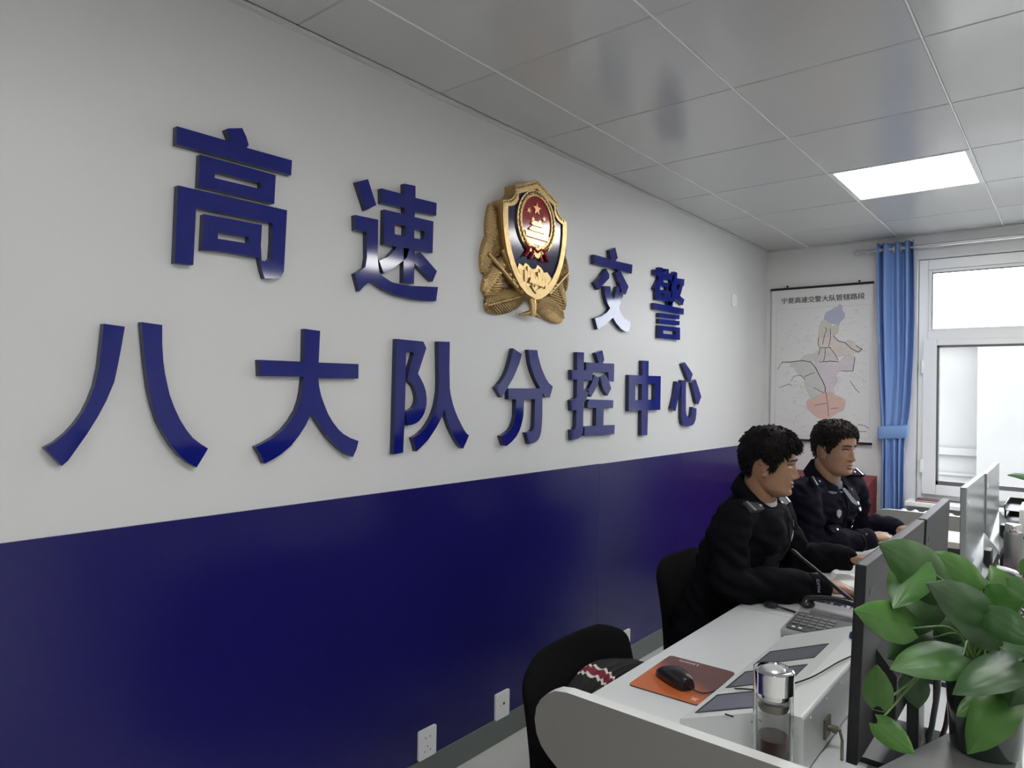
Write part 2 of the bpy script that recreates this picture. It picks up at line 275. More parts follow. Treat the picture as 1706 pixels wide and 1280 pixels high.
'xin':[[[(3.8602,1.5601),(3.9225,1.5459),(3.8908,1.4617),(3.8549,1.3805),(3.7987,1.3963),(3.8362,1.4717)]],[[(3.9286,1.5697),(3.992,1.568),(3.9984,1.3787),(4.0088,1.3525),(4.0357,1.3364),(4.0647,1.3379),(4.0787,1.3566),(4.0893,1.404),(4.1517,1.3928),(4.148,1.3555),(4.1391,1.3236),(4.12,1.3006),(4.0933,1.2887),(4.0207,1.2845),(3.973,1.2921),(3.9491,1.3072),(3.9362,1.3435)]],[[(3.9369,1.6677),(3.9717,1.6794),(4.0324,1.6453),(4.0871,1.6102),(4.0547,1.5588),(4.0228,1.5749),(3.9856,1.6177)]],[[(4.0718,1.557),(4.1328,1.5774),(4.1774,1.5247),(4.2202,1.4679),(4.176,1.4194),(4.1454,1.4303),(4.1135,1.4888)]]],
}
# ================================================================= ROOM
H = 2.6035; YB = 5.457; XR = 6.312; YF = -3.70
TX0, TY0, TDX, TDY = 0.3121, 1.8356, 0.60, 0.6154
def ty(j): return TY0 + TDY*j
m = MB(); m.box(-0.1, XR+0.1, YF-0.1, YB+0.3, -0.12, 0.0); struct(m, 'floor', M_floor)
m = MB(); m.box(-0.2, 0.0, YF, YB+0.3, 0.0, H+0.12); struct(m, 'wall_left', M_white)
m = MB(); m.box(XR, XR+0.2, YF, YB+0.3, 0.0, H+0.12); struct(m, 'wall_right', M_wallb)
m = MB(); m.box(-0.2, XR+0.2, YF-0.2, YF, 0.0, H+0.12); struct(m, 'wall_rear', M_wallb)
# end wall with window opening
WX0, WX1, WZ0, WZ1 = 1.030, 2.96, 0.792, 2.440
m = MB()
m.box(0, WX0, YB, YB+0.28, 0, H+0.12); m.box(WX1, XR, YB, YB+0.28, 0, H+0.12)
m.box(WX0, WX1, YB, YB+0.28, 0, WZ0); m.box(WX0, WX1, YB, YB+0.28, WZ1, H+0.12)
struct(m, 'wall_end', M_wallb)
# blue wainscot, two sheets with a seam between them
m = MB(); m.box(0.0, 0.005, YF, 3.034, 0.10, 1.122); m.box(0.0, 0.004, 3.037, YB, 0.10, 1.120)
struct(m, 'trim_1', M_blue)
m = MB(); m.box(0.0, 0.012, YF, YB, 0.0, 0.1034); struct(m, 'baseboard_left', M_base, 0.003)
m = MB(); m.box(0.012, XR, YB-0.012, YB, 0.0, 0.1034); struct(m, 'baseboard_end', M_base, 0.003)
# edge trim between ceiling and walls
m = MB()
m.box(0, 0.022, YF, YB, H-0.010, H); m.box(0.022, XR, YB-0.022, YB, H-0.010, H)
struct(m, 'trim_2', mat('ceiling_trim', (0.62, 0.63, 0.62), 0.4))

# ceiling: lay-in metal panels with fine perforation
M_ceil = mat('ceiling_panel', (0.70, 0.70, 0.70), 0.15, spec=0.6)
n = M_ceil.node_tree; b = n.nodes['Principled BSDF']
t = n.nodes.new('ShaderNodeTexCoord'); v = n.nodes.new('ShaderNodeTexVoronoi'); v.inputs['Scale'].default_value = 210; v.inputs['Randomness'].default_value = 0
n.links.new(t.outputs['Object'], v.inputs['Vector'])
r = n.nodes.new('ShaderNodeValToRGB'); r.color_ramp.elements[0].position = 0.18; r.color_ramp.elements[1].position = 0.34
r.color_ramp.elements[0].color = (0.42, 0.425, 0.42, 1); r.color_ramp.elements[1].color = (0.56, 0.565, 0.56, 1)
n.links.new(v.outputs['Distance'], r.inputs[0]); n.links.new(r.outputs[0], b.inputs['Base Color'])
xs = [0.022, TX0] + [TX0 + TDX*i for i in range(1, 11)]
ys = [ty(j) for j in range(-9, 6)] + [YB-0.022]; ys[0] = YF
LIGHTS = [(1, 3), (4, 3), (7, 3), (2, -2), (5, -2), (8, -2), (2, -7), (5, -7)]      # tile indices (i along X from TX0, j along Y); rows past the first are unseen lamps added for fill
m = MB(); g = 0.001
for a in range(len(xs)-1):
    for c in range(len(ys)-1):
        if (a-1, c-9) in LIGHTS: continue
        x0, x1, y0, y1 = xs[a]+g, xs[a+1]-g, ys[c]+g, ys[c+1]-g
        e = 0.004
        vs = [(x0, y0, H+0.006), (x1, y0, H+0.006), (x1, y1, H+0.006), (x0, y1, H+0.006), (x0+e, y0+e, H), (x1-e, y0+e, H), (x1-e, y1-e, H), (x0+e, y1-e, H)]
        m.add(vs, [(4, 7, 6, 5), (0, 4, 5, 1), (1, 5, 6, 2), (2, 6, 7, 3), (3, 7, 4, 0)], 0)
m.box(0, XR, YF, YB, H+0.02, H+0.10, 1)
# thin strips in the long joints, coloured bright to paint the lit panel edges
for i in range(0, 11):
    x = TX0 + TDX*i
    m.box(x-0.0028, x+0.0028, YF, YB-0.022, H-0.0015, H+0.008, 2)
struct(m, 'ceiling', [M_ceil, mat('plenum', (0.3, 0.3, 0.3), 0.8), mat('lit_edge_strip', (0.86, 0.87, 0.87), 0.35)])

M_lamp = mat('lamp_diffuser', (0.9, 0.9, 0.9), 0.4, emit=((1.0, 0.985, 0.97), LAMP))
lampname = {(1, 3): 'lit square ceiling panel lamp between the emblem wall and the window curtain'}
for (i, j) in LIGHTS:
    x0, x1, y0, y1 = TX0+TDX*i, TX0+TDX*(i+1), ty(j), ty(j+1)
    lab = lampname.get((i, j)) or 'lit unseen ceiling panel lamp in the %s row from the window, %s from the blue wall' % ({3: 'first', -2: 'second', -7: 'third'}[j], {1: 'first', 2: 'first', 4: 'second', 5: 'second', 7: 'third', 8: 'third'}[i])
    t_ = thing('ceiling_light', lab, 'ceiling light', ((x0+x1)/2, (y0+y1)/2, H), 'ceiling panel lamps')
    m = MB()
    for q in ((x0+.003, x0+.022, y0+.003, y1-.003), (x1-.022, x1-.003, y0+.003, y1-.003), (x0+.022, x1-.022, y0+.003, y0+.022), (x0+.022, x1-.022, y1-.022, y1-.003)):
        m.box(*q, H-0.002, H+0.014)
    m.build('frame', M_whitep, t_)
    m = MB(); m.box(x0+.022, x1-.022, y0+.022, y1-.022, H, H+0.010); m.build('diffuser', M_lamp, t_)

# ---------------------------------------------------------------- window
FY0, FY1 = 5.500, 5.560
fx0, fx1, fz0, fz1 = 1.034, 2.956, 0.797, 2.436
m = MB()
def bar(x0, x1, z0, z1, y0=FY0, y1=FY1, k=0): m.box(x0, x1, y0, y1, z0, z1, k)
bar(fx0, fx0+.055, fz0, fz1); bar(fx1-.055, fx1, fz0, fz1); bar(fx0+.055, fx1-.055, fz1-.07, fz1); bar(fx0+.055, fx1-.055, fz0, fz0+.05)
bar(fx0+.055, fx1-.055, 1.865, 1.945); XM = 1.995
bar(XM-.04, XM+.04, fz0+.05, 1.865); bar(XM-.035, XM+.035, 1.945, fz1-.07)
# bead around the upper lights
for a, c in ((fx0+.055, XM-.035), (XM+.035, fx1-.055)):
    bar(a, a+.022, 1.945, fz1-.07, FY0+.012); bar(c-.022, c, 1.945, fz1-.07, FY0+.012); bar(a+.022, c-.022, 1.945, 1.962, FY0+.012); bar(a+.022, c-.022, fz1-.092, fz1-.07, FY0+.012)
win = struct(m, 'window_1', M_pvc, 0.004)
def part_of(o, mb, name, mats, bev=0): return mb.build(name, mats, o, bev=bev)
for a, c in ((fx0+.030, XM-.012), (XM+.012, fx1-.030)):
    s = MB(); z0, z1 = fz0+.03, 1.885; y0, y1 = FY0-.022, FY0-.001; w = .083
    s.box(a, a+w, y0, y1, z0, z1); s.box(c-w, c, y0, y1, z0, z1); s.box(a+w, c-w, y0, y1, z0, z0+w-.012); s.box(a+w, c-w, y0, y1, z1-.042, z1)
    so = part_of(win, s, 'sash', M_pvc, 0.005)
    k = MB(); i0, i1, j0, j1 = a+w, c-w, z0+w-.012, z1-.042; gk = .013
    k.box(i0, i0+gk, y0+.004, y1+.03, j0, j1); k.box(i1-gk, i1, y0+.004, y1+.03, j0, j1); k.box(i0, i1, y0+.004, y1+.03, j0, j0+gk+.014); k.box(i0, i1, y0+.004, y1+.03, j1-gk, j1)
    part_of(so, k, 'gasket', M_gasket)
    k = MB(); k.box(i0, i1, FY0+.004, FY0+.008, j0, j1); part_of(so, k, 'pane', M_glass)
    for hz in (1.02, 1.70):
        k = MB(); hx = a-.004 if a < XM-.5 else c+.004
        k.tube([(hx, y0-.006, hz-.045), (hx, y0-.006, hz+.045)], .008, 10); k.box(hx-.004, hx+.016, y0-.003, y0, hz-.04, hz+.04); part_of(so, k, 'hinge', M_pvc)
for a, c in ((fx0+.077, XM-.057), (XM+.057, fx1-.077)):
    k = MB(); k.box(a-.004, c+.004, FY0+.030, FY0+.034, 1.958, fz1-.088); part_of(win, k, 'pane', M_glass)
    k = MB(); z0, z1 = 1.962, fz1-.092
    k.box(a, a+.004, FY0+.010, FY0+.03, z0, z1); k.box(a, c, FY0+.010, FY0+.03, z1-.004, z1); part_of(win, k, 'gasket', M_gasket)
m = MB(); m.box(0.995, WX1+0.04, 5.28, YB+0.043, 0.762, 0.792); struct(m, 'trim_3', mat('sill_board', (0.74, 0.74, 0.73), 0.3), 0.006)

# building across the yard, seen through the glass
m = MB()
m.box(-6, 9, 9.2, 12, -1.0, 2.24); m.box(-6, 9, 9.10, 9.2, 2.10, 2.24)
m.box(1.05, 1.50, 8.95, 9.2, -1.0, 2.10); m.box(-6, 9, 9.15, 9.2, 0.85, 0.93); m.box(-6, 9, 9.17, 9.2, 0.62, 0.65)
m.box(1.95, 3.6, 9.05, 9.2, 1.18, 1.26, 1)
tag(m.build('neighbouring_building', [mat('white_render', (0.160, 0.159, 0.155), 0.8, var=(1.2, (0.142, 0.141, 0.137))), mat('grey_pipe', (0.20, 0.205, 0.22), 0.5)]), 'plain white building wall seen outside through the window', 'building', kind='structure')
m = MB(); m.box(-8, 12, 5.74, 30, -0.5, -0.4); struct(m, 'ground_outside', mat('yard_paving', (0.5, 0.5, 0.48), 0.8))

# ================================================================= RAISED CHARACTERS
LT = [('gao', 'large glossy blue raised character first in the upper row', 0), ('su', 'glossy blue raised character second in the upper row, beside the gold emblem', 0),
      ('jiao', 'blue raised character third in the upper row, just after the gold emblem', 0), ('jing', 'dense many-stroked blue raised character at the end of the upper row', 0),
      ('ba', 'big two-stroke blue raised character starting the lower row', 0), ('da', 'cross-shaped blue raised character with two spread legs, second in the lower row', 0),
      ('dui', 'blue raised character third in the lower row, below the second upper one', 0), ('fen', 'blue raised character fourth in the lower row, directly below the emblem', 0),
      ('kong', 'blue raised character fifth in the lower row, before the boxed one', 0), ('zhong', 'blue raised character shaped as a box crossed by one upright, lower row', 0),
      ('xin', 'small blue raised character of a hook and three dots ending the lower row', 0)]
for key, lab, _ in LT:
    m = MB()
    for p in LETTERS[key]: m.prism(p, YZ, 0.0, 0.022, 0, 1)
    y = [q[0] for p in LETTERS[key] for q in p[0]]; z = [q[1] for p in LETTERS[key] for q in p[0]]
    tag(m.build('raised_character', [M_letter, M_letside], loc=(0, sum(y)/len(y), sum(z)/len(z))), lab, 'wall lettering', 'blue raised characters on the white wall')

# ================================================================= EMBLEM
EY = 2.404
em = thing('wall_emblem', 'gold and navy shield emblem with red disc and leaf wreath on white wall', 'emblem', (0, EY, 2.11))
half = [(0.0, 2.411), (0.152, 2.352)] + [(0.228+0.083*math.cos(a), 2.352-0.0+0.076*math.sin(a)) for a in [PI+0.25+0.16*i for i in range(8)]][1:7] + \
       [(0.232, 2.272), (0.233, 2.22), (0.228, 2.165), (0.217, 2.11), (0.200, 2.058), (0.176, 2.010), (0.146, 1.966), (0.108, 1.928), (0.062, 1.900), (0.0, 1.880)]
half[-1] = (0.0, 1.884)
def shield(k, cz=2.15):
    h = [(p[0]*k, cz+(p[1]-cz)*k) for p in half]
    return [(EY+p[0], p[1]) for p in h] + [(EY-p[0], p[1]) for p in h[-2:0:-1]]
sh, sh2 = shield(1.0), shield(0.845)
m = MB(); m.prism([sh], YZ, 0.0, 0.050); m.prism([shield(0.985), sh2], YZ, 0.050, 0.060)
for i in range(len(sh)):       # beading on the upper edge of the rim
    a, c = Vector((0.061, *sh[i])), Vector((0.061, *sh[(i+1) % len(sh)]))
    if min(a.z, c.z) < 2.26: continue
    k = max(2, int((c-a).length/0.012))
    for q in range(k):
        p = a+(c-a)*(q/k); p = Vector((0.060, EY+(p.y-EY)*0.94, 2.15+(p.z-2.15)*0.94)); m.ell(p, (.004, .005, .005), nu=8, nv=5)
m.build('shield', M_gold, em, bev=0.004)
m = MB(); m.prism([shield(0.85)], YZ, 0.048, 0.053); m.build('shield_field', M_navy, em)
CZ = 2.222
ring = [(EY+p[0], CZ+p[1]) for p in arc(0, 0, 0.138, 0, 2*PI, 47, 0.140)]
rin = [(EY+p[0], CZ+0.004+p[1]) for p in arc(0, 0, 0.106, 0, 2*PI, 47, 0.110)]
m = MB(); m.prism([ring, rin], YZ, 0.052, 0.062)
for i in range(64):
    a = -PI/2+0.5+(2*PI-1.0)*i/63
    m.ell((0.062, EY+0.122*math.cos(a), CZ+0.002+0.125*math.sin(a)), (.004, .012, .005), Matrix.Rotation(a+0.9*(1 if i % 2 else -1), 3, 'X'), nu=8, nv=5)
m.build('wreath_ring', M_gold, em, bev=0.003)
m = MB(); m.prism([rin], YZ, 0.052, 0.057); m.build('red_disc', M_red, em)
def star(cy, cz, R, rot=0.0):
    return [(cy + (R if i % 2 == 0 else R*0.40)*math.sin(rot+PI*i/5), cz + (R if i % 2 == 0 else R*0.40)*math.cos(rot+PI*i/5)) for i in range(10)]
for (dy, dz, R, ro) in ((0.0, 0.060, .030, 0), (-.058, .043, .016, .3), (-.028, .010, .015, .1), (.022, .008, .015, -.1), (.052, .026, .015, -.3)):
    m = MB(); m.prism([star(EY+dy, CZ+dz, R, ro)], YZ, 0.056, 0.061); m.build('star', mat('star_gold', (0.55, 0.30, 0.14), 0.3, 0.7), em)
m = MB()
def P(l, d1=0.064): m.prism([[(EY+a, CZ+c) for a, c in l]], YZ, 0.056, d1)
P([(-.080, -.070), (.080, -.070), (.080, -.052), (-.080, -.052)]); P([(-.075, -.110), (-.020, -.110), (-.020, -.095), (.020, -.095), (.020, -.110), (.075, -.110), (.080, -.074), (-.080, -.074)], .060)
P([(-.090, -.052), (.090, -.052), (.078, -.044), (-.078, -.044)]); P([(-.045, -.040), (.045, -.040), (.058, -.034), (.036, -.020), (-.036, -.020), (-.058, -.034)])
P([(-.034, -.016), (.034, -.016), (.044, -.010), (.026, .004), (-.026, .004), (-.044, -.010)])
for i in range(7): P([(-.052+.0165*i-.002, -.048), (-.052+.0165*i+.002, -.048), (-.052+.0165*i+.002, -.036), (-.052+.0165*i-.002, -.036)])
m.build('gate_relief', mat('pale_gold', (0.62, 0.44, 0.24), 0.3, 0.75), em)
m = MB()
for sgn in (-1, 1):
    m.tube(smooth_path([(0.058, EY+sgn*.085, CZ-.098), (0.064, EY+sgn*.060, CZ-.118), (0.062, EY+sgn*.035, CZ-.112), (0.066, EY, CZ-.130)]), [.008]*19, 8, flat=0.6)
    m.tube(smooth_path([(0.058, EY+sgn*.055, CZ-.118), (0.062, EY+sgn*.068, CZ-.142), (0.060, EY+sgn*.085, CZ-.158)]), .010, 8, flat=0.5)
    m.tube(smooth_path([(0.058, EY+sgn*.028, CZ-.120), (0.062, EY+sgn*.030, CZ-.145), (0.060, EY+sgn*.042, CZ-.160)]), .010, 8, flat=0.5)
m.build('ribbon', M_red, em)
m = MB()
gear = []
for i in range(48): gear.append((EY+(0.026 if (i//2) % 2 else 0.021)*math.cos(2*PI*i/48), CZ-0.132+(0.026 if (i//2) % 2 else 0.021)*math.sin(2*PI*i/48)))
m.prism([gear], YZ, 0.053, 0.066); m.build('gear', M_gold, em)
m = MB()       # wall-and-hills relief in the foot of the shield
P2 = lambda l, d: m.prism([[(EY+a, c) for a, c in l]], YZ, 0.050, d)
P2([(-.125, 2.005), (-.118, 2.028), (-.085, 2.020), (-.075, 2.036), (-.050, 2.030), (-.035, 2.012), (.0, 2.022), (.012, 2.040), (.040, 2.030), (.060, 2.010), (.085, 2.018), (.110, 2.000), (.118, 1.992), (.09, 1.958), (.05, 1.928), (0, 1.915), (-.05, 1.928), (-.09, 1.960)], 0.058)
for i in range(9):
    a = -0.075+0.018*i; zc = 1.985+0.018*math.sin(i*1.3)
    P2([(a-.006, zc-.03), (a+.012, zc-.024), (a+.014, zc+.018), (a+.004, zc+.016), (a+.004, zc+.022), (a-.008, zc+.020)], 0.063+0.001*(i % 3))
P2([(-.055, 1.955), (.05, 1.945), (.062, 1.962), (.05, 1.975), (-.045, 1.972)], 0.067)
P2([(-.018, 1.922), (0, 1.912), (.018, 1.922), (.040, 1.945), (0, 1.928), (-.040, 1.945)], 0.066)
m.build('great_wall_relief', M_gold, em, bev=0.002)
def leaf_relief(c, L, Wd, ang, flip):
    """pinnate gold leaf, ribs running off a central vein"""
    mm = MB(); nu, nv = 90, 19; rows = []
    for i in range(nu+1):
        t = i/nu; w = Wd*0.5*(math.sin(PI*min(1, t*0.93+0.07)**0.8)**0.75 if t < 0.999 else 0.0)
        row = []
        for j in range(nv):
            s = -1+2*j/(nv-1)
            a, q = (t-0.5)*L + abs(s)*w*0.35, s*w
            h = 0.012 + 0.018*(1-s*s)**0.5*math.sin(PI*t)**0.4
            if abs(s) > 0.1: h += 0.0060*math.sin((t*L*1.0 - abs(s)*w*0.75)/0.0150*2*PI)
            else: h += 0.008
            y = a*math.cos(ang) - q*math.sin(ang); z = a*math.sin(ang) + q*math.cos(ang)
            row.append((h, EY + (c[0]+y)*flip, c[1]+z))
        rows.append(row)
    mm.sheet(rows)
    edge = [r[0] for r in rows] + [r[-1] for r in rows[::-1]]
    mm.add(edge + [(0.0, p[1], p[2]) for p in edge], [(i, (i+1) % len(edge), len(edge)+(i+1) % len(edge), len(edge)+i) for i in range(len(edge))])
    return mm
for fl in (-1, 1):
    for (cy, cz, L, w, an) in ((.238, 2.150, .22, .085, 1.42), (.262, 2.055, .20, .085, 1.75), (.205, 1.972, .25, .115, 2.22), (.140, 1.872, .29, .110, 2.86)):
        leaf_relief((cy, cz), L, w, an, fl).build('wreath_leaf', M_gold, em)
m = MB()
for fl in (-1, 1):
    m.tube([(0.030, EY+fl*.285, 2.045), (0.040, EY+fl*.20, 1.985), (0.046, EY+fl*.115, 1.925)], .009, 8)
    m.tube([(0.035, EY+fl*.20, 2.075), (0.046, EY+fl*.15, 2.0)], .016, 8)
    for i in range(6): m.ell((0.044, EY+fl*(.075+.018*i), 1.915+.010*i+.008*(i % 2)), (.012, .013, .012), nu=10, nv=6)
m.tube([(0.030, EY, 1.91), (0.045, EY, 1.86), (0.045, EY, 1.815)], [.022, .018, .014], 12)
for fl in (-1, 1): m.tube([(0.04, EY, 1.835), (0.035, EY+fl*.04, 1.822), (0.03, EY+fl*.075, 1.815)], [.010, .009, .004], 8)
m.build('stem', M_gold, em)

# ================================================================= SWITCH AND SOCKETS
def socket(Yc, Zc, lab, kind):
    o = thing('wall_socket', lab, 'wall socket', (0.005, Yc, Zc), 'white wall sockets above the skirting')
    m = MB(); m.prism([rrect(Yc-.045, Yc+.045, Zc-.055, Zc+.055, .006)], YZ, 0.005, 0.0135); m.build('faceplate', M_whitep, o, bev=0.002)
    parts = []
    if kind == 0:
        for a, c, w, h in ((-.012, .022, .003, .007), (.012, .022, .003, .007), (0, -.012, .003, .006), (-.014, -.028, .003, .006), (.014, -.028, .003, .006)): parts.append(MB().box(.0132, .0142, Yc+a-w/2, Yc+a+w/2, Zc+c-h/2, Zc+c+h/2))
    elif kind == 1:
        parts += [MB().lathe([(0, 0), (.006, 0), (.006, .001), (0, .001)], (.0132, Yc+.008, Zc+.004), 14, ax=(1, 0, 0)), MB().lathe([(0, 0), (.002, 0), (.002, .001), (0, .001)], (.0132, Yc-.012, Zc), 10, ax=(1, 0, 0))]
    else:
        for a in (-.006, .010): parts.append(MB().box(.0132, .0142, Yc+a-.002, Yc+a+.002, Zc-.010, Zc+.006))
    for q in parts: q.build('slot', M_black, o)
socket(1.845, 0.160, 'white five-hole wall socket on the blue panel, lowest in view', 0)
socket(2.283, 0.154, 'white wall plate with one dark round hole, behind the empty black chair', 1)
socket(3.318, 0.148, 'white wall socket low on the blue panel between the two black chairs', 2)
o = thing('light_switch', 'small white square plate high on the white wall by the corner', 'switch', (0, 4.785, 2.15))
m = MB(); m.prism([rrect(4.742, 4.828, 2.107, 2.193, .006)], YZ, 0.0, 0.009); m.build('faceplate', M_whitep, o, bev=0.002)
m = MB(); m.prism([rrect(4.760, 4.810, 2.125, 2.175, .004)], YZ, 0.009, 0.012); m.build('rocker', M_whitep, o, bev=0.001)
MAPREG= {'blue': [(0.538, 2.162), (0.558, 2.142), (0.554, 2.115), (0.574, 2.085), (0.57, 2.057), (0.548, 2.034), (0.535, 2.01), (0.485, 2.02), (0.458, 2.038), (0.43, 2.054), (0.434, 2.083), (0.448, 2.107), (0.475, 2.118), (0.507, 2.137), (0.522, 2.14)], 'cream': [(0.43, 2.054), (0.458, 2.038), (0.485, 2.02), (0.481, 1.989), (0.513, 2.01), (0.535, 2.008), (0.529, 1.953), (0.5, 1.93), (0.482, 1.945), (0.473, 1.926), (0.404, 1.924), (0.39, 1.939), (0.396, 1.988), (0.407, 2.031)], 'tan': [(0.39, 1.929), (0.473, 1.926), (0.496, 1.92), (0.514, 1.896), (0.577, 1.879), (0.603, 1.895), (0.647, 1.863), (0.656, 1.839), (0.691, 1.829), (0.674, 1.801), (0.63, 1.797), (0.587, 1.784), (0.529, 1.772), (0.497, 1.809), (0.474, 1.844), (0.405, 1.843), (0.386, 1.871)], 'pink': [(0.405, 1.843), (0.474, 1.844), (0.497, 1.809), (0.532, 1.751), (0.534, 1.737), (0.369, 1.744), (0.392, 1.792)], 'violet': [(0.369, 1.739), (0.534, 1.737), (0.587, 1.784), (0.631, 1.788), (0.648, 1.768), (0.636, 1.669), (0.552, 1.672), (0.517, 1.65), (0.531, 1.607), (0.505, 1.549), (0.505, 1.515), (0.446, 1.51), (0.444, 1.558), (0.398, 1.655), (0.374, 1.704)], 'green': [(0.193, 1.736), (0.275, 1.75), (0.351, 1.734), (0.379, 1.694), (0.408, 1.636), (0.444, 1.553), (0.444, 1.514), (0.409, 1.499), (0.373, 1.469), (0.34, 1.469), (0.325, 1.508), (0.301, 1.547), (0.295, 1.621), (0.247, 1.651), (0.218, 1.701), (0.193, 1.706)], 'pale': [(0.265, 1.755), (0.293, 1.789), (0.368, 1.802), (0.396, 1.831), (0.392, 1.792), (0.365, 1.744), (0.313, 1.744)], 'orange': [(0.373, 1.469), (0.409, 1.499), (0.446, 1.51), (0.505, 1.511), (0.51, 1.496), (0.555, 1.478), (0.582, 1.459), (0.584, 1.426), (0.574, 1.388), (0.52, 1.357), (0.485, 1.327), (0.439, 1.315), (0.393, 1.323), (0.351, 1.356), (0.322, 1.39), (0.312, 1.434), (0.326, 1.459)]}
MAPROAD= [[(0.129, 1.739), (0.193, 1.741), (0.275, 1.75), (0.341, 1.739), (0.37, 1.704), (0.398, 1.65), (0.431, 1.587), (0.446, 1.548), (0.446, 1.51)], [(0.437, 1.509), (0.4, 1.528), (0.362, 1.549)], [(0.295, 1.628), (0.324, 1.641), (0.37, 1.66)], [(0.495, 1.93), (0.532, 1.89), (0.577, 1.877), (0.621, 1.831), (0.665, 1.806), (0.691, 1.824), (0.652, 1.853)], [(0.474, 1.844), (0.506, 1.8), (0.532, 1.751)], [(0.442, 1.842), (0.441, 1.791), (0.432, 1.743)], [(0.534, 1.737), (0.48, 1.744), (0.406, 1.738)], [(0.552, 1.672), (0.632, 1.669), (0.644, 1.768)], [(0.453, 1.51), (0.456, 1.471), (0.465, 1.423), (0.471, 1.336)], [(0.373, 1.416), (0.42, 1.426), (0.456, 1.432)], [(0.484, 1.394), (0.538, 1.401)], [(0.112, 1.545), (0.146, 1.557), (0.185, 1.574), (0.205, 1.561)], [(0.2, 1.596), (0.219, 1.631), (0.267, 1.641), (0.3, 1.606)], [(0.1, 1.686), (0.115, 1.717), (0.134, 1.737)], [(0.405, 1.843), (0.478, 1.844)], [(0.423, 1.869), (0.436, 1.937), (0.449, 1.976), (0.44, 1.995)], [(0.465, 1.849), (0.478, 1.916), (0.475, 1.984)], [(0.395, 1.919), (0.391, 1.87), (0.405, 1.843), (0.398, 1.792)], [(0.615, 1.598), (0.651, 1.541), (0.677, 1.513)], [(0.672, 1.235), (0.728, 1.238)], [(0.671, 1.287), (0.714, 1.279), (0.74, 1.262)]]
# ================================================================= WALL MAP
mp = thing('wall_map', 'hanging regional road map with black rods on the end wall', 'map', (0.40, 5.44, 2.29))
m = MB(); m.box(0.046, 0.757, 5.4385, 5.4395, 1.150, 2.292); M_map = mat('map_paper', (0.69, 0.69, 0.69), 0.45)
MAPCOL = {'blue': (0.27, 0.32, 0.52), 'cream': (0.56, 0.50, 0.41), 'tan': (0.62, 0.52, 0.46), 'pink': (0.56, 0.49, 0.50), 'violet': (0.58, 0.49, 0.56), 'green': (0.49, 0.51, 0.48), 'pale': (0.52, 0.53, 0.50), 'orange': (0.66, 0.33, 0.26)}
mm_ = [M_map]; yk = 5.4383
for k, c in MAPCOL.items():
    mm_.append(mat('map_' + k, tuple(0.66*v+0.34*0.69 for v in c), 0.5)); yk -= 0.00004
    m.prism([MAPREG[k]], lambda a, b, d: (a, d, b), 5.4386, yk, len(mm_)-1)
mm_.append(mat('map_ink', (0.045, 0.045, 0.045), 0.6)); ink = len(mm_)-1
mm_.append(mat('map_pale_ink', (0.45, 0.44, 0.45), 0.6))
def stroke(l, w, y, k):
    for a, c in zip(l, l[1:]):
        a, c = Vector(a), Vector(c); d = (c-a).normalized(); q = Vector((-d.y, d.x))*w*0.5; a = a-d*w*.3; c = c+d*w*.3
        m.add([(p.x, y, p.y) for p in (a-q, c-q, c+q, a+q)], [(0, 1, 2, 3)], k)
for i, l in enumerate(MAPROAD): stroke(l, 0.0050 if i in (0, 3) else 0.0036, 5.4370-0.00003*i, ink)
for k, l in MAPREG.items(): stroke(l+[l[0]], 0.0018, 5.4373, ink+1)
rr = random.Random(3)
for i in range(150):
    x, z = rr.uniform(0.10, 0.72), rr.uniform(1.19, 2.12)
    stroke([(x, z), (min(.74, x+rr.uniform(.012, .035)), z+rr.uniform(-.006, .006))], 0.0022, 5.4367, ink+1)
for i in range(22):
    x, z = rr.uniform(0.12, 0.62), rr.uniform(1.25, 2.05); l = [(x, z)]
    for q in range(5): l.append((min(.74, max(.08, l[-1][0]+rr.uniform(-.035, .045))), max(1.18, l[-1][1]+rr.uniform(-.035, .03))))
    stroke(l, 0.0016, 5.4366, ink+1)
fr = [(0.083, 1.185), (0.745, 1.185), (0.745, 2.125), (0.083, 2.175)]; fr = [(0.083, 1.185), (0.745, 1.185), (0.745, 2.145), (0.083, 2.145)]
stroke(fr+[fr[0]], 0.0018, 5.4368, ink+1)
for k, dx in enumerate((-.0008, 0.0, .0008)): m.text('宁夏高速交警大队管辖路段', 0.049, frame((0.412+dx, 5.4372-.0001*k, 2.205+.3*dx), (1, 0, 0), (0, 0, 1), (0, -1, 0)), ink, 0.0004)
m.build('sheet', mm_, mp)
for z, x0, x1 in ((2.300, 0.038, 0.764), (1.152, 0.034, 0.764)):
    m = MB(); m.tube([(x0, 5.434, z), (x1, 5.434, z)], 0.0085, 12); m.build('rod', M_black, mp)
for x in (0.163, 0.668):
    m = MB(); m.lathe([(0, 0), (.004, 0), (.004, .016), (.008, .016), (.008, .020), (0, .020)], (x, 5.457, 2.318), 12, ax=(0, -1, 0)); m.tube([(x, 5.447, 2.318), (x, 5.440, 2.306)], .0018, 6); m.build('nail', M_black, mp)

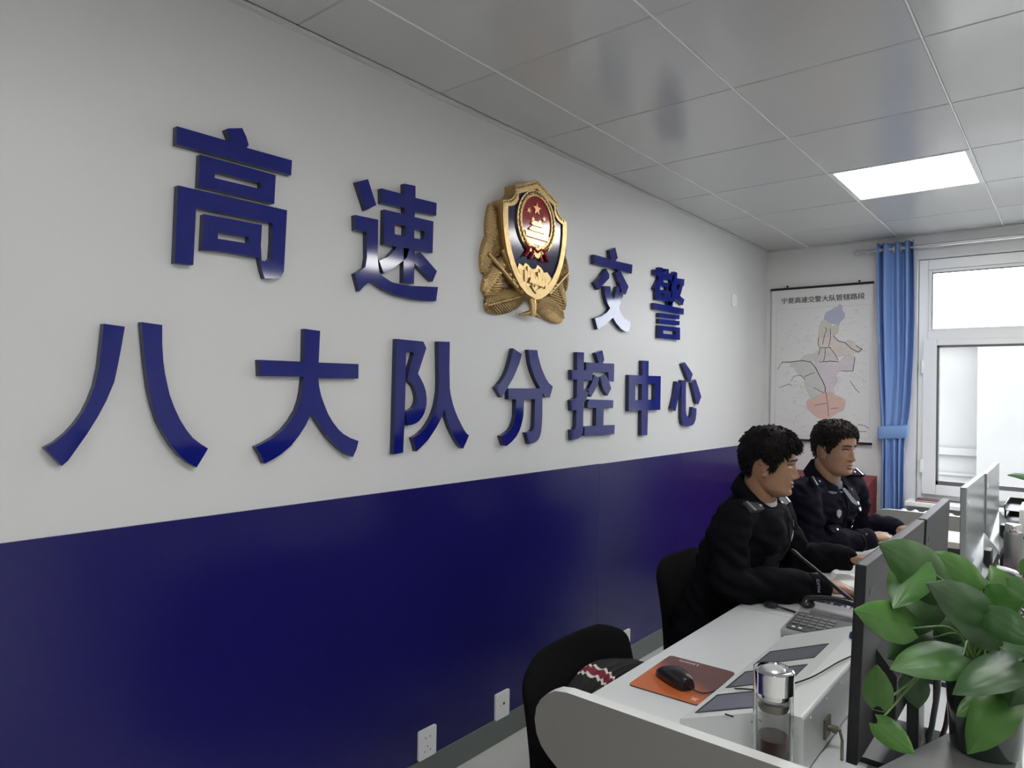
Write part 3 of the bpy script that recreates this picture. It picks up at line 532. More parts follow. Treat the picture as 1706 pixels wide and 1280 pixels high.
# ================================================================= CURTAIN
cr = thing('curtain_rod', 'thin silver curtain rod above the window', 'curtain rod', (1.9, 5.385, 2.513))
m = MB(); m.tube([(0.70, 5.385, 2.513), (3.2, 5.385, 2.513)], 0.0125, 14); m.build('pole', mat('satin_silver', (0.62, 0.62, 0.62), 0.25, 0.7), cr)
for x in (0.70, 3.2):
    m = MB(); sg = -1 if x < 1 else 1
    m.lathe([(.012, 0), (.018, .004), (.020, .012), (.013, .020), (.021, .034), (.017, .050), (.008, .060), (0, .064)], (x, 5.385, 2.513), 16, ax=(sg, 0, 0)); m.build('finial', mat('clear_acrylic', (0.75, 0.76, 0.76), 0.08, trans=0.5), cr)
for x in (0.725, 3.1):
    m = MB(); m.tube([(x, 5.457, 2.513), (x, 5.385, 2.513)], .007, 8); m.lathe([(0, 0), (.024, 0), (.022, .006), (0, .006)], (x, 5.457, 2.513), 14, ax=(0, -1, 0)); m.build('bracket', M_silver, cr)
cu = thing('curtain', 'blue eyelet curtain tied back beside the window', 'curtain', (0.895, 5.385, 0.10))
M_curt = mat('blue_curtain_cloth', (0.19, 0.31, 0.60), 0.6, spec=0.3, bump=(220, 0.12))
prof = [(0.10, .830, .985, .020, 0), (0.50, .832, .982, .020, 0), (0.75, .832, .978, .020, 0), (1.0, .834, .975, .018, 0), (1.15, .832, .975, .014, 0), (1.21, .828, .978, .009, 0), (1.27, .826, .985, .008, 0), (1.34, .822, .998, .011, 0), (1.5, .812, 1.012, .018, 0), (1.75, .800, 1.024, .024, 0), (2.0, .790, 1.028, .028, 0), (2.25, .783, 1.026, .030, 0), (2.45, .780, 1.022, .032, 0), (2.556, .778, 1.018, .032, 0)]
zz = np.linspace(0.10, 2.556, 60); pz = [p[0] for p in prof]
rows = []
for z in zz:
    x0, x1, a = (float(np.interp(z, pz, [p[k] for p in prof])) for k in (1, 2, 3))
    row = []
    for i in range(97):
        u = i/96; ph = (u+0.055*math.sin(2*PI*u))*2*PI*4.5 + 0.35*math.sin(z*1.7)
        uu = u + 0.025*math.sin(u*13+z*0.8)
        y = 5.380 + 1.5*a*math.cos(ph)*(0.75+0.25*math.sin(7*u+1)) + 0.004*math.sin(z*6+u*20)
        row.append((x0+(x1-x0)*uu, y, z))
    rows.append(row)
m = MB(); m.sheet(rows); o = m.build('drape', M_curt, cu); s_ = o.modifiers.new('cloth', 'SOLIDIFY'); s_.thickness = 0.003; s_.offset = 0
m = MB(); ring_ = []
for z, e in ((1.200, 0.0), (1.205, .004), (1.285, .006), (1.290, 0.0)):
    ring_.append([(0.904 + (0.090+e)*math.copysign(abs(math.cos(q))**0.5, math.cos(q)), 5.385 + (0.020+e)*math.copysign(abs(math.sin(q))**0.5, math.sin(q)), z + 0.012*math.cos(q)) for q in [2*PI*i/40 for i in range(40)]])
m.sheet(ring_, closed=True); o = m.build('tie_back', M_curt, cu); s_ = o.modifiers.new('cloth', 'SOLIDIFY'); s_.thickness = 0.003
for i in range(5):
    q = (i+0.5)/5; x = .79+.22*q
    m = MB()
    m.tube([(x, 5.385+.021*math.cos(a), 2.513+.021*math.sin(a)) for a in [2*PI*k/18 for k in range(19)]], .0045, 8); m.build('eyelet', M_silver, cu)

# ================================================================= RADIATOR, BOOKLET, RED CABINET
ra = thing('radiator', 'white column radiator with scalloped top under the window', 'radiator', (1.7, 5.215, 0.08))
M_rad = mat('white_enamel', (0.78, 0.79, 0.78), 0.25)
for i in range(22):
    x = 1.005 + 0.066*i
    m = MB(); m.loft([[(x+0.030*math.cos(q), 5.215+0.052*math.sin(q), z) for q in [2*PI*k/18 for k in range(18)]] for z in (0.12, 0.69)] + [[(x+0.030*s_*math.cos(q), 5.215+0.052*s_*math.sin(q), z) for q in [2*PI*k/18 for k in range(18)]] for s_, z in ((.93, .720), (.75, .738), (.45, .748), (.15, 0.752))])
    m.build('column', M_rad, ra)
m = MB(); m.tube([(0.985, 5.215, 0.17), (2.42, 5.215, 0.17)], .022, 12); m.tube([(0.985, 5.215, 0.63), (2.42, 5.215, 0.63)], .022, 12); m.build('header_pipe', M_rad, ra)
for x in (1.3, 2.1): MB().box(x-.02, x+.02, 5.19, 5.24, 0.0, 0.15).build('foot', M_rad, ra)
bk = thing('booklet', 'thin maroon booklet lying on the window sill', 'booklet', (1.125, 5.40, 0.792))
m = MB(); m.box(1.055, 1.215, 5.315, 5.425, 0.792, 0.795); m.box(1.055, 1.215, 5.315, 5.425, 0.803, 0.806); m.box(1.055, 1.058, 5.315, 5.425, 0.792, 0.806); m.build('cover', mat('maroon_cover', (0.10, 0.015, 0.03), 0.4), bk, bev=0.001)
m = MB(); m.box(1.059, 1.211, 5.319, 5.421, 0.7955, 0.8025); m.build('pages', M_paper, bk)
rc = thing('side_cabinet', 'dark red lacquered cabinet with sloping top below the wall map', 'cabinet', (0.44, 5.19, 0))
m = MB()
m.box(0.08, 0.80, 4.98, 5.430, 0.05, 0.80); m.prism([[(4.98, 0.80), (5.430, 0.80), (5.430, 0.93), (5.40, 0.93), (4.98, 0.84)]], lambda a, b, d: (d, a, b), 0.08, 0.80)
m.build('body', M_maroon, rc, bev=0.006)
for k, x in enumerate((0.10, 0.446)):
    m = MB(); m.box(x, x+.334, 4.962, 4.980, 0.09, 0.77); d = m.build('door', M_maroon, rc, bev=0.004)
    m = MB(); hx = x+.30 if k == 0 else x+.034; m.tube([(hx, 4.962, .46), (hx, 4.945, .46), (hx, 4.945, .56), (hx, 4.962, .56)], .004, 8); m.build('handle', M_silver, d)
m = MB(); m.box(0.09, 0.79, 5.00, 5.42, 0.0, 0.05); m.build('plinth', M_dark, rc)

# ================================================================= DESK
DX0, DX1, DY0, DY1, DZ = 0.975, 2.02, 1.293, 4.545, 0.75
dk = thing('control_desk', 'long pale grey control desk with raised rounded end panels', 'desk', ((DX0+DX1)/2, 2.9, 0))
m = MB(); m.prism([[(DX0, DZ-.025)] + arc(DX0+.006, DZ-.006, .006, PI, PI/2, 4) + [(DX1, DZ), (DX1, DZ-.025)]], XZ, DY0, DY1); m.build('desktop', M_desk, dk)
end = [(1.10, 0.0), (1.10, 0.30), (1.085, 0.54), (1.05, 0.630), (1.018, 0.658), (0.989, 0.677), (0.969, 0.695), (0.956, 0.718), (0.950, 0.748), (0.954, 0.776), (0.966, 0.797), (0.984, 0.815), (1.006, 0.827), (1.036, 0.832), (1.10, 0.832), (2.04, 0.832), (2.04, 0.0)]
for y0, y1 in ((1.262, 1.293), (4.545, 4.576)):
    m = MB(); m.prism([end], XZ, y1, y0, 0, 1)
    o = m.build('end_panel', [M_grey, M_edge], dk)
m = MB(); m.box(1.52, 1.538, DY0, DY1, 0.08, DZ-.025); m.build('modesty_panel', M_grey, dk)
m = MB(); m.box(1.99, 2.01, DY0, DY1, 0.05, DZ-.025); m.build('back_panel', M_grey, dk)
for y in (2.15, 3.25):
    m = MB(); m.box(1.02, 1.99, y-.012, y+.012, 0.0, DZ-.025); m.build('support_panel', M_grey, dk)
m = MB(); m.box(DX0+.004, DX1, 2.386, 2.388, DZ-.0005, DZ+.0004); m.box(DX0+.004, DX1, 3.48, 3.482, DZ-.0005, DZ+.0004); m.box(1.575, 1.577, DY0, DY1, DZ-.0005, DZ+.0004); m.build('top_joint', mat('joint_line', (0.32, 0.33, 0.33), 0.6), dk)

# ================================================================= CHAIRS
def make_chair(name, label, loc):
    """visitor chair facing +X, origin on the floor under the seat"""
    c = thing(name, label, 'chair', loc, 'black office visitor chairs')
    L = Vector(loc); T = Matrix.Translation(L)
    m = MB(); rows = []
    for i in range(33):                      # padded, slightly curved back
        t = 1-(1-i/32)**1.5; z = 0.35+0.45*t; xb = -0.19-0.055*t+0.02*math.sin(PI*t)
        hw = 0.262*(1-0.02*t) if t < 0.84 else 0.2577*max(0.02, 1-((t-0.84)/0.16)**2.6*0.42)
        th = 0.026*math.sin(PI*min(1, max(0.06, t*0.97+0.02)))**0.35
        row = []
        for k in range(56):
            q = 2*PI*k/56; cy, cx = math.cos(q), math.sin(q)
            y = hw*math.copysign(abs(cy)**0.45, cy); x = xb + th*math.copysign(abs(cx)**0.7, cx) + 0.030*(y/0.26)**2
            row.append((x, y, z))
        rows.append(row)
    m.loft(rows, M=T); m.build('backrest', M_blackf, c)
    m = MB(); rows = []
    for i in range(9):
        t = i/8; z = 0.405+0.05*t; g = 1-0.10*abs(2*t-1)**3
        rows.append([(0.03+0.225*g*math.copysign(abs(math.cos(q))**0.5, math.cos(q)), 0.225*g*math.copysign(abs(math.sin(q))**0.5, math.sin(q)), z - (0.012 if t > .9 else 0)) for q in [2*PI*k/32 for k in range(32)]])
    m.loft(rows, M=T); m.build('seat', M_blackf, c)
    for sg in (-1, 1):
        m = MB(); y = sg*0.235
        m.tube(smooth_path([(-0.205, y*.45, 0.55), (-0.195, y*.5, 0.44), (-0.15, y*.7, 0.395), (-0.08, y*.85, 0.393), (0.12, y, 0.395), (0.21, y, 0.385), (0.235, y, 0.34), (0.235, y, 0.12), (0.22, y, 0.035), (0.15, y, 0.013), (-0.15, y, 0.013), (-0.24, y, 0.013)], 5), .0125, 10, M=T); m.build('side_frame', M_chrome, c)
    for x, z in ((-.235, .013), (.12, .395), (-.12, .395)): MB().tube([(x, -.235, z), (x, .235, z)], .0115, 10, M=T).build('crossbar', M_chrome, c)
    return c
ch = make_chair('office_chair', 'empty black chair with a folded jacket on it, pushed in at the desk end', (1.035, 1.625, 0))
ch2 = copy_thing(ch, (0.80, 2.79, 0), 'black chair whose back shows behind the officer beside the desk phone')
ch3 = copy_thing(ch, (0.80, 3.58, 0), 'black chair under the officer with silver shoulder bars and collar, nearer the window')

# folded knit jacket lying on the empty chair
jk = thing('folded_jacket', 'black ribbed knit jacket with white and maroon bands on the empty chair', 'jacket', (0.93, 1.66, 0.475))
m = MB(); rows = []; Y0, Y1 = 1.455, 1.865
for i in range(121):
    t = i/120; y = Y0+(Y1-Y0)*t
    e = math.sin(PI*min(1, max(0, t)))**0.28 if 0 < t < 1 else 0.15
    top = 0.722 + 0.035*t + 0.012*math.sin(t*6)
    row = []
    for k in range(156):
        q = 2*PI*k/156; c_, s_ = math.cos(q), math.sin(q)
        px = 0.895 + 0.060*e*math.copysign(abs(c_)**0.6, c_) + 0.02*t
        pz = (0.475+top)/2 + (top-0.475)/2*e*math.copysign(abs(s_)**0.5, s_)
        rib = 0.0040*math.cos(q*26)
        row.append((px + rib*c_ + 0.03*(pz-0.58)*-0.6, y, pz + rib*s_ + 0.004*math.sin(9*t+q*2)))
    rows.append(row)
m.loft(rows)
nf = 156
for i in range(120):
    y = Y0+(Y1-Y0)*(i+.5)/120
    k_ = 1 if (1.574 < y < 1.586 or 1.612 < y < 1.624) else 2 if 1.586 <= y <= 1.612 else 0
    for k in range(nf): m.m[i*nf+k] = k_
m.build('knit_body', [mat('black_knit', (0.022, 0.021, 0.022), 0.9, spec=0.2, bump=(250, 0.4)), mat('white_knit', (0.55, 0.52, 0.47), 0.9), mat('maroon_knit', (0.15, 0.012, 0.03), 0.9)], jk)

# ================================================================= MOUSE PAD, MOUSE
pad = thing('mouse_pad', 'orange and dull maroon mouse pad with white lettering under the mouse', 'mouse pad', (1.11, 1.685, DZ))
M_pad = mat('pad_print', (0.5, 0.12, 0.03), 0.45, bump=(400, 0.1))
n = M_pad.node_tree; t = n.nodes.new('ShaderNodeTexCoord'); mp_ = n.nodes.new('ShaderNodeSeparateXYZ'); ad = n.nodes.new('ShaderNodeMath'); ad.operation = 'MULTIPLY_ADD'; ad.inputs[1].default_value = 0.55
r = n.nodes.new('ShaderNodeValToRGB'); n.links.new(t.outputs['Object'], mp_.inputs[0]); n.links.new(mp_.outputs['X'], ad.inputs[0]); n.links.new(mp_.outputs['Y'], ad.inputs[2]); 
a2 = n.nodes.new('ShaderNodeMath'); a2.operation = 'MULTIPLY_ADD'; a2.inputs[1].default_value = 4.0; a2.inputs[2].default_value = 0.5; n.links.new(ad.outputs[0], a2.inputs[0]); n.links.new(a2.outputs[0], r.inputs[0])
r.color_ramp.elements[0].position = 0.28; r.color_ramp.elements[1].position = 0.62; r.color_ramp.elements[0].color = (0.50, 0.125, 0.035, 1); r.color_ramp.elements[1].color = (0.115, 0.045, 0.042, 1)
n.links.new(r.outputs[0], n.nodes['Principled BSDF'].inputs['Base Color'])
Mp = Matrix.Translation((1.11, 1.685, DZ)) @ rotz(0.03)
m = MB(); m.prism([rrect(-.093, .093, -.125, .125, .012)], XY, 0.0, 0.0030, 0, 1, M=Mp); m.build('surface', [M_pad, M_dark], pad)
m = MB(); m.text('Lenovo', 0.019, Mp @ frame((-.030, .105, .0031), (-1, 0, 0), (0, -1, 0), (0, 0, 1)), 0, 0.0002)
m.text('发', 0.020, Mp @ frame((.072, -.098, .0031), (-1, 0, 0), (0, -1, 0), (0, 0, 1)), 0, 0.0002); m.build('lettering', mat('pad_lettering', (0.75, 0.58, 0.52), 0.5), pad)
ms = thing('computer_mouse', 'black corded computer mouse on the orange mouse pad', 'mouse', (1.10, 1.645, DZ+.003))
a_ = math.atan2(-.055, .10)
Mm = Matrix.Translation((1.103, 1.650, DZ+.003)) @ rotz(a_)
m = MB(); rows = []
for i in range(19):
    t = i/18; x = -.058+.116*t
    w = .033*(math.sin(PI*(0.06+0.88*t))**0.35)*(1-.10*math.sin(PI*t)); h = .040*(math.sin(PI*(0.10+0.62*t))**0.8)*(1 if t < .97 else .92)
    row = []
    for k in range(24):
        q = 2*PI*k/24; s_ = math.sin(q); c_ = math.cos(q)
        row.append((x, w*math.copysign(abs(c_)**0.7, c_), max(0.0, h*0.15 + h*0.85*s_ if s_ > 0 else h*0.15*(1+s_))))
    rows.append(row)
m.loft(rows, M=Mm); m.build('shell', mat('mouse_black', (0.016, 0.014, 0.016), 0.3), ms)
m = MB(); m.lathe([(.010, -.003), (.011, 0), (.010, .003)], (.028, 0, .026), 16, ax=(0, 1, 0), M=Mm); m.build('scroll_wheel', mat('wheel_red', (0.16, 0.01, 0.02), 0.4), ms)
m = MB(); m.tube(smooth_path([(1.150, 1.621, .764), (1.19, 1.625, .757), (1.225, 1.66, .765), (1.30, 1.575, .815), (1.38, 1.53, .851), (1.445, 1.60, .871), (1.475, 1.76, .873), (1.505, 1.90, .86), (1.53, 2.0, .79), (1.55, 2.1, .753)], 6), .0018, 8); m.build('cable', M_cable, ms)

# ================================================================= CONSOLE BOX
cb = thing('console_box', 'white metal console box with three grey screens set in its sloping top', 'control box', (1.36, 1.75, DZ))
prof = [(1.235, DZ+.004), (1.235, .786), (1.425, .860), (1.436, .8635), (1.486, .867), (1.491, .862), (1.491, DZ+.004)]
m = MB(); m.prism([prof], XZ, 1.405, 2.085); m.build('case', M_steel, cb, bev=0.002)
sl = Vector((1.425-1.235, 0, .860-.786)).normalized(); nz = Vector((-sl.z, 0, sl.x)); o0 = Vector((1.235, 0, .786))
for y0, y1 in ((1.435, 1.555), (1.605, 1.730), (1.785, 1.910)):
    F = frame(o0, sl, (0, 1, 0), nz)
    m = MB(); q = [(.022, y0), (.182, y0), (.182, y1), (.022, y1)]; qi = [(.027, y0+.006), (.177, y0+.006), (.177, y1-.006), (.027, y1-.006)]
    m.prism([q, qi], XY, -0.001, 0.0018, M=F); fr_ = m.build('screen_frame', M_dark, cb)
    m = MB(); m.prism([qi], XY, -0.001, 0.0008, M=F); m.build('screen', M_screen, fr_)
m = MB(); m.lathe([(.0105, 0), (.0105, .004), (.009, .013), (.007, .016), (0, .0165)], (1.452, 1.955, .8655), 20); m.build('knob', mat('blue_knob', (0.012, 0.035, 0.13), 0.3), cb)
m = MB(); m.box(1.455, 1.462, 2.03, 2.04, .866, .868); m.build('indicator', M_black, cb)
for (x, z) in ((1.253, .778), (1.262, .765), (1.345, .765), (1.47, .795), (1.42, .845)):
    m = MB(); m.lathe([(0, 0), (.0035, 0), (.003, .002), (0, .0022)], (x, 1.405, z), 10, ax=(0, -1, 0)); m.build('screw', M_silver, cb)
m = MB(); m.box(1.335, 1.353, 1.4035, 1.405, .826, .829); m.box(1.39, 1.405, 1.4035, 1.405, .828, .8300); m.build('vent_slot', M_black, cb)
for i in range(6):
    m = MB(); m.lathe([(0, 0), (.003, 0), (.0025, .0015), (0, .0015)], (1.491, 1.45+.11*i, .852), 8, ax=(1, 0, 0)); m.build('screw', M_silver, cb)
for y in (1.56, 1.80):
    m = MB(); m.lathe([(.013, 0), (.013, .004), (.007, .004), (.007, .014), (.0085, .014), (.0085, .022), (.003, .022), (.003, .03), (0, .03)], (1.491, y, .795), 16, ax=(1, 0, 0)); m.box(1.491, 1.496, y-.02, y+.02, .775, .815); m.tube([(1.518, y, .795), (1.528, y-.02, .785), (1.535, y-.05, .76)], .003, 8); m.build('connector', mat('dull_brass', (0.16, 0.15, 0.11), 0.4, 0.7), cb)

# ================================================================= GLASS TEA TUMBLER
cx_, cy_, cz_ = 1.452, 1.348, DZ
gt = thing('glass_tumbler', 'clear double-wall glass tea tumbler with a steel screw lid at the desk end', 'tumbler', (cx_, cy_, cz_))
M_cup = mat('tumbler_glass', (0.97, 0.98, 0.97), 0.02, trans=1.0, ior=1.35)
m = MB(); m.lathe([(0, 0), (.034, 0), (.036, .003), (.0365, .008), (.0365, .178), (.0350, .178), (.0345, .02), (.0335, .012), (0, .010)], (cx_, cy_, cz_), 48); m.build('outer_glass', M_cup, gt)
m = MB(); m.lathe([(0, .016), (.024, .016), (.030, .020), (.0312, .028), (.0312, .165), (.0300, .165), (.0298, .028), (.026, .0215), (0, .020)], (cx_, cy_, cz_), 48); m.build('inner_glass', M_cup, gt)
m = MB(); m.lathe([(0, .0205), (.0255, .0222), (.0294, .0285), (.0296, .092), (0, .092)], (cx_, cy_, cz_), 48); m.build('tea', mat('dark_tea', (0.16, 0.050, 0.048), 0.15, trans=0.3), gt)
m = MB(); m.lathe([(.029, .158), (.0295, .170), (.0295, .178), (.0368, .178), (.0368, .208), (.0372, .213), (.0372, .217), (.0340, .2195), (.0300, .2200), (.0285, .2165), (0, .2165)], (cx_, cy_, cz_), 64); m.build('lid', M_chrome, gt)
m = MB(); m.lathe([(0, .2165), (.020, .2165), (.0215, .219), (.018, .2215), (0, .2215)], (cx_, cy_, cz_), 40); m.build('lid_disc', M_silver, gt)
m = MB(); m.lathe([(.012, .138), (.026, .143), (.0285, .150), (.0285, .158), (.020, .158)], (cx_, cy_, cz_), 40); m.build('strainer', mat('strainer', (0.20, 0.19, 0.14), 0.35, 0.7), gt)

# ================================================================= DESK PHONE
ph = thing('desk_phone', 'silver and black corded desk telephone beside the first monitor', 'telephone', (1.30, 2.31, DZ))
M_psil = mat('silver_plastic', (0.36, 0.365, 0.365), 0.3, 0.2)
Mq = Matrix.Translation((1.310, 2.285, DZ)) @ rotz(-0.06) @ Matrix.Diagonal((1, 1, .78, 1))
m = MB()      # wedge base: low at -Y... keypad tilted up towards +Y
m.prism([[(-.115, .0), (-.120, .030), (-.105, .038), (.045, .072), (.115, .085), (.125, .070), (.12, .0)]], lambda a, b, d: (d, a, b), -.105, .115, M=Mq); m.build('base', M_psil, ph, bev=0.006)
pv = Vector((0, .150, .034)).normalized(); pn = Vector((0, -pv.z, pv.y)); F = Mq @ frame((0, -.105, .0385), (1, 0, 0), pv, pn)
m = MB(); m.prism([rrect(-.098, .108, -.002, .120, .012)], XY, -.002, .0035, M=F); m.build('keypad_panel', mat('charcoal_plastic', (0.045, 0.046, 0.05), 0.35), ph)
m = MB()
for i in range(4):
    for j in range(5): m.prism([rrect(-.088+.023*j, -.070+.023*j, .030+.020*i, .043+.020*i, .003, 3)], XY, .003, .0065, M=F)
m.build('key', mat('phone_keys', (0.13, 0.13, 0.135), 0.4), ph)
m = MB()
for (a, c_) in ((.012, .012), (.028, .012), (-.055, .010), (-.075, .010)): m.prism([rrect(a-.005, a+.005, c_-.004, c_+.004, .002, 3)], XY, .003, .006, M=F)
m.prism([rrect(.045, .056, .03, .05, .003, 3)], XY, .003, .006, M=F)
m.build('function_key', M_whitep, ph)
m = MB(); m.prism([rrect(-.07, .09, .128, .150, .004)], XY, -.001, .003, M=F); m.build('display', M_screen, ph)
m = MB(); P_ = smooth_path([(-.095, .065, .088), (-.085, .070, .106), (-.03, .074, .120), (.04, .074, .120), (.095, .070, .106), (.110, .065, .088)], 6)
m.tube(P_, [.022 - .008*math.sin(PI*i/(len(P_)-1)) for i in range(len(P_))], 14, flat=0.8, M=Mq); m.ell(Mq @ Vector((-.092, .066, .084)), (.024, .026, .014)); m.ell(Mq @ Vector((.107, .066, .084)), (.024, .026, .014)); m.build('handset', mat('handset_black', (0.020, 0.020, 0.022), 0.25), ph)
cc = thing('connector_lead', 'short black lead with a thick plug lying beside the telephone', 'cable', (1.09, 2.44, DZ))
m = MB(); m.tube(smooth_path([(1.055, 2.452, .762), (1.075, 2.447, .763), (1.10, 2.44, .763)], 4), [.009, .011, .011, .010, .012, .013, .010, .009, .006], 10); m.build('plug', M_cable, cc)
m = MB(); m.tube(smooth_path([(1.10, 2.44, .763), (1.13, 2.445, .757), (1.17, 2.43, .756), (1.195, 2.37, .757), (1.20, 2.33, .757)], 5), .004, 8); m.build('lead', M_cable, cc)

# ================================================================= PAPERS ON THE DESK
nb = thing('notebook', 'open white notebook on the desk in front of the officer by the telephone', 'notebook', (1.14, 2.96, DZ))
Mn = Matrix.Translation((1.145, 2.985, DZ)) @ rotz(0.12)
for sg in (-1, 1):
    m = MB(); rows = []
    for i in range(9):
        t = i/8; rows.append([(sg*.150*t, -.105, .004+.013*math.sin(PI*min(1, t*1.0+.12))*(1-t*.6)), (sg*.150*t, .105, .004+.013*math.sin(PI*min(1, t*1.0+.12))*(1-t*.6)), (sg*.150*t, .105, .0005), (sg*.150*t, -.105, .0005)])
    m.loft(rows if sg > 0 else rows[::-1], sm=False, M=Mn); m.build('pages', M_paper, nb)
m = MB(); m.box(-.154, .154, -.108, .108, 0, .001, M=Mn); m.build('cover', M_black, nb)
cd = thing('printed_mat', 'dark blue printed desk mat with white lines beside the telephone', 'desk mat', (1.21, 2.70, DZ))
Mc = Matrix.Translation((1.235, 2.66, DZ)) @ rotz(0.1)
m = MB(); m.prism([rrect(-.105, .105, -.075, .085, .008)], XY, 0, .002, M=Mc); m.build('sheet', mat('blue_print', (0.025, 0.028, 0.12), 0.35), cd)
m = MB()
for i in range(9): m.box(-.055+.018*i, -.043+.018*i, -.052, -.030 + .012*(i % 3), .002, .0024, M=Mc)
for a in ((-.08, -.06, -.078, .03), (-.08, -.062, .09, -.060), (-.05, .0, .06, .003), (-.05, .02, .03, .023)): m.box(a[0], a[2], a[1], a[3], .002, .0024, M=Mc)
m.build('printed_lines', mat('pale_print', (0.45, 0.47, 0.60), 0.5), cd)
mk = thing('gooseneck_microphone', 'slim black gooseneck microphone leaning over the desk by the officer', 'microphone', (1.40, 2.47, DZ))
m = MB(); m.prism([rrect(1.345, 1.445, 2.42, 2.53, .015)], XY, DZ, DZ+.030); m.build('base', M_black, mk, bev=0.005)
m = MB(); m.tube(smooth_path([(1.395, 2.47, .78), (1.36, 2.48, .80), (1.28, 2.51, .838), (1.20, 2.545, .882), (1.135, 2.57, .915)], 6), [.0065]*17 + [.0055]*8, 10); m.build('gooseneck', M_cable, mk)
m = MB(); m.tube([(1.135, 2.57, .915), (1.112, 2.579, .928), (1.10, 2.583, .934)], [.006, .0075, .004], 10); m.build('capsule', M_black, mk)

# ================================================================= MONITORS
def monitor(name, label, x, y0, y1, z0, z1, face, yaw=0.0, tilt=0.0):
    """thin display facing -X, its back towards +X"""
    yc, zc = (y0+y1)/2, (z0+z1)/2; hw, hh = (y1-y0)/2, (z1-z0)/2
    o = thing(name, label, 'monitor', (x, yc, DZ), 'computer monitors along the control desk')
    T0 = Matrix.Translation((x, yc, 0)) @ rotz(yaw); T = T0 @ Matrix.Translation((0, 0, zc)) @ Matrix.Rotation(tilt, 4, 'Y') @ Matrix.Translation((0, 0, -zc))
    bm_, bk_ = face
    m = MB(); m.box(-.008, .0095, -hw, hw, z0, z1, M=T); m.build('housing', bk_, o, bev=0.002)
    m = MB(); m.box(-.0095, -.008, -hw+.008, hw-.008, z0+.018, z1-.008, M=T); m.build('screen', mat('monitor_glass', (0.01, 0.01, 0.012), 0.12), o)
    m = MB(); m.box(-.0088, -.0075, -hw, hw, z0, z1, M=T); m.build('bezel', bm_, o)
    # rear swelling carrying the electronics, slanted on its upper side
    if bk_ is M_dgrey:
        m = MB(); a, c = hw*.62, hw*.48
        vs = [(.0095, -a, z0+.02), (.0095, a, z0+.02), (.0095, a, zc), (.0095, -a, zc), (.040, -c, z0+.03), (.040, c, z0+.03), (.040, c, zc-.06), (.040, -c, zc-.06)]
    else:
        m = MB(); a, c = hw*.985, hw*.90
        vs = [(.0095, -a, z0), (.0095, a, z0), (.0095, a, z0+.115), (.0095, -a, z0+.03), (.050, -c, z0), (.060, c, z0), (.060, c, z0+.055), (.050, -c, z0+.02)]
    m.add(vs, [(0, 3, 2, 1), (4, 5, 6, 7), (0, 1, 5, 4), (1, 2, 6, 5), (3, 0, 4, 7)], 1, False, T); m.add([vs[i] for i in (2, 3, 7, 6)], [(0, 1, 2, 3)], 0, False, T); m.build('rear_housing', [bk_, bk_ if bk_ is M_dgrey else M_black], o)
    m = MB(); m.box(.0095, .0102, -hw+.035, -hw+.075, z1-.060, z1-.048, M=T); m.build('badge', M_silver if bk_ is not M_dgrey else M_dark, o)
    m = MB(); m.box(.036, .058, -.035, .035, DZ+.012, zc-.07, M=T0); m.build('stand', M_black, o, bev=0.003)
    m = MB(); m.prism([rrect(-.05, .112, -.115, .115, .02)], XY, DZ, DZ+.012, M=T0); m.build('foot', M_black, o, bev=0.003)
    return o
M_back2 = mat('monitor_back_grey', (0.23, 0.25, 0.25), 0.22)
M_bez = mat('monitor_bezel', (0.012, 0.012, 0.014), 0.3)
monitor('monitor', 'dark wide monitor seen from behind, beside the pothos plant', 1.592, 1.360, 1.964, .830, 1.189, (M_bez, M_dgrey), 0.0, 0.032)
monitor('monitor', 'dark grey monitor butting against the wide one behind the plant', 1.592, 1.974, 2.425, .850, 1.190, (M_bez, M_dgrey), 0.015, 0.032)
monitor('monitor', 'light-backed monitor in front of the window, the one closer to the plant', 1.602, 2.745, 3.315, .845, 1.192, (M_bez, M_back2))
monitor('monitor', 'light-backed monitor in front of the window, the one closer to the sill', 1.604, 3.335, 3.985, .850, 1.190, (M_bez, M_back2), 0.01)

# keyboards in front of the officers
def keyboard(loc, yaw, label):
    o = thing('keyboard', label, 'keyboard', loc, 'keyboards on the control desk'); T = Matrix.Translation(loc) @ rotz(yaw)
    m = MB(); m.prism([rrect(-.065, .065, -.215, .215, .01)], XY, 0, .016, M=T); m.build('base', M_black, o, bev=0.003)
    for r_ in range(5):
        m = MB()
        for c_ in range(17): m.box(-.056+.0225*r_, -.038+.0225*r_, -.205+.0242*c_, -.186+.0242*c_, .016, .021, M=T)
        m.build('key_row', M_dark, o)
    return o
keyboard((1.27, 3.78, DZ), -0.15, 'black keyboard under the hands of the officer nearer the window')
# papers and trays past the last monitor
def stack(name, label, cat, x, y, z, w, d, h, mt, n=1):
    o = thing(name, label, cat, (x, y, z)); m = MB(); rr_ = random.Random(int(x*1000+y*10))
    for i in range(n):
        q = Matrix.Translation((x, y, z+h*i/n)) @ rotz(rr_.uniform(-.08, .08)); m.box(-w/2, w/2, -d/2, d/2, 0.0, h/n-.0006, M=q)
    m.build('sheets' if cat != 'tray' else 'body', mt, o, bev=0.0008); return o
stack('paper_pile', 'pile of white printed sheets past the dark monitors', 'paper pile', 1.46, 3.02, DZ, .21, .30, .050, M_paper, 6)
stack('folder', 'black folder on the desk near the radiator', 'folder', 1.45, 3.92, DZ, .24, .31, .045, M_black, 2)
stack('paper_sheaf', 'bright white sheaf of paper on the black folder', 'paper', 1.45, 3.92, DZ+.045, .21, .297, .030, M_paper, 4)

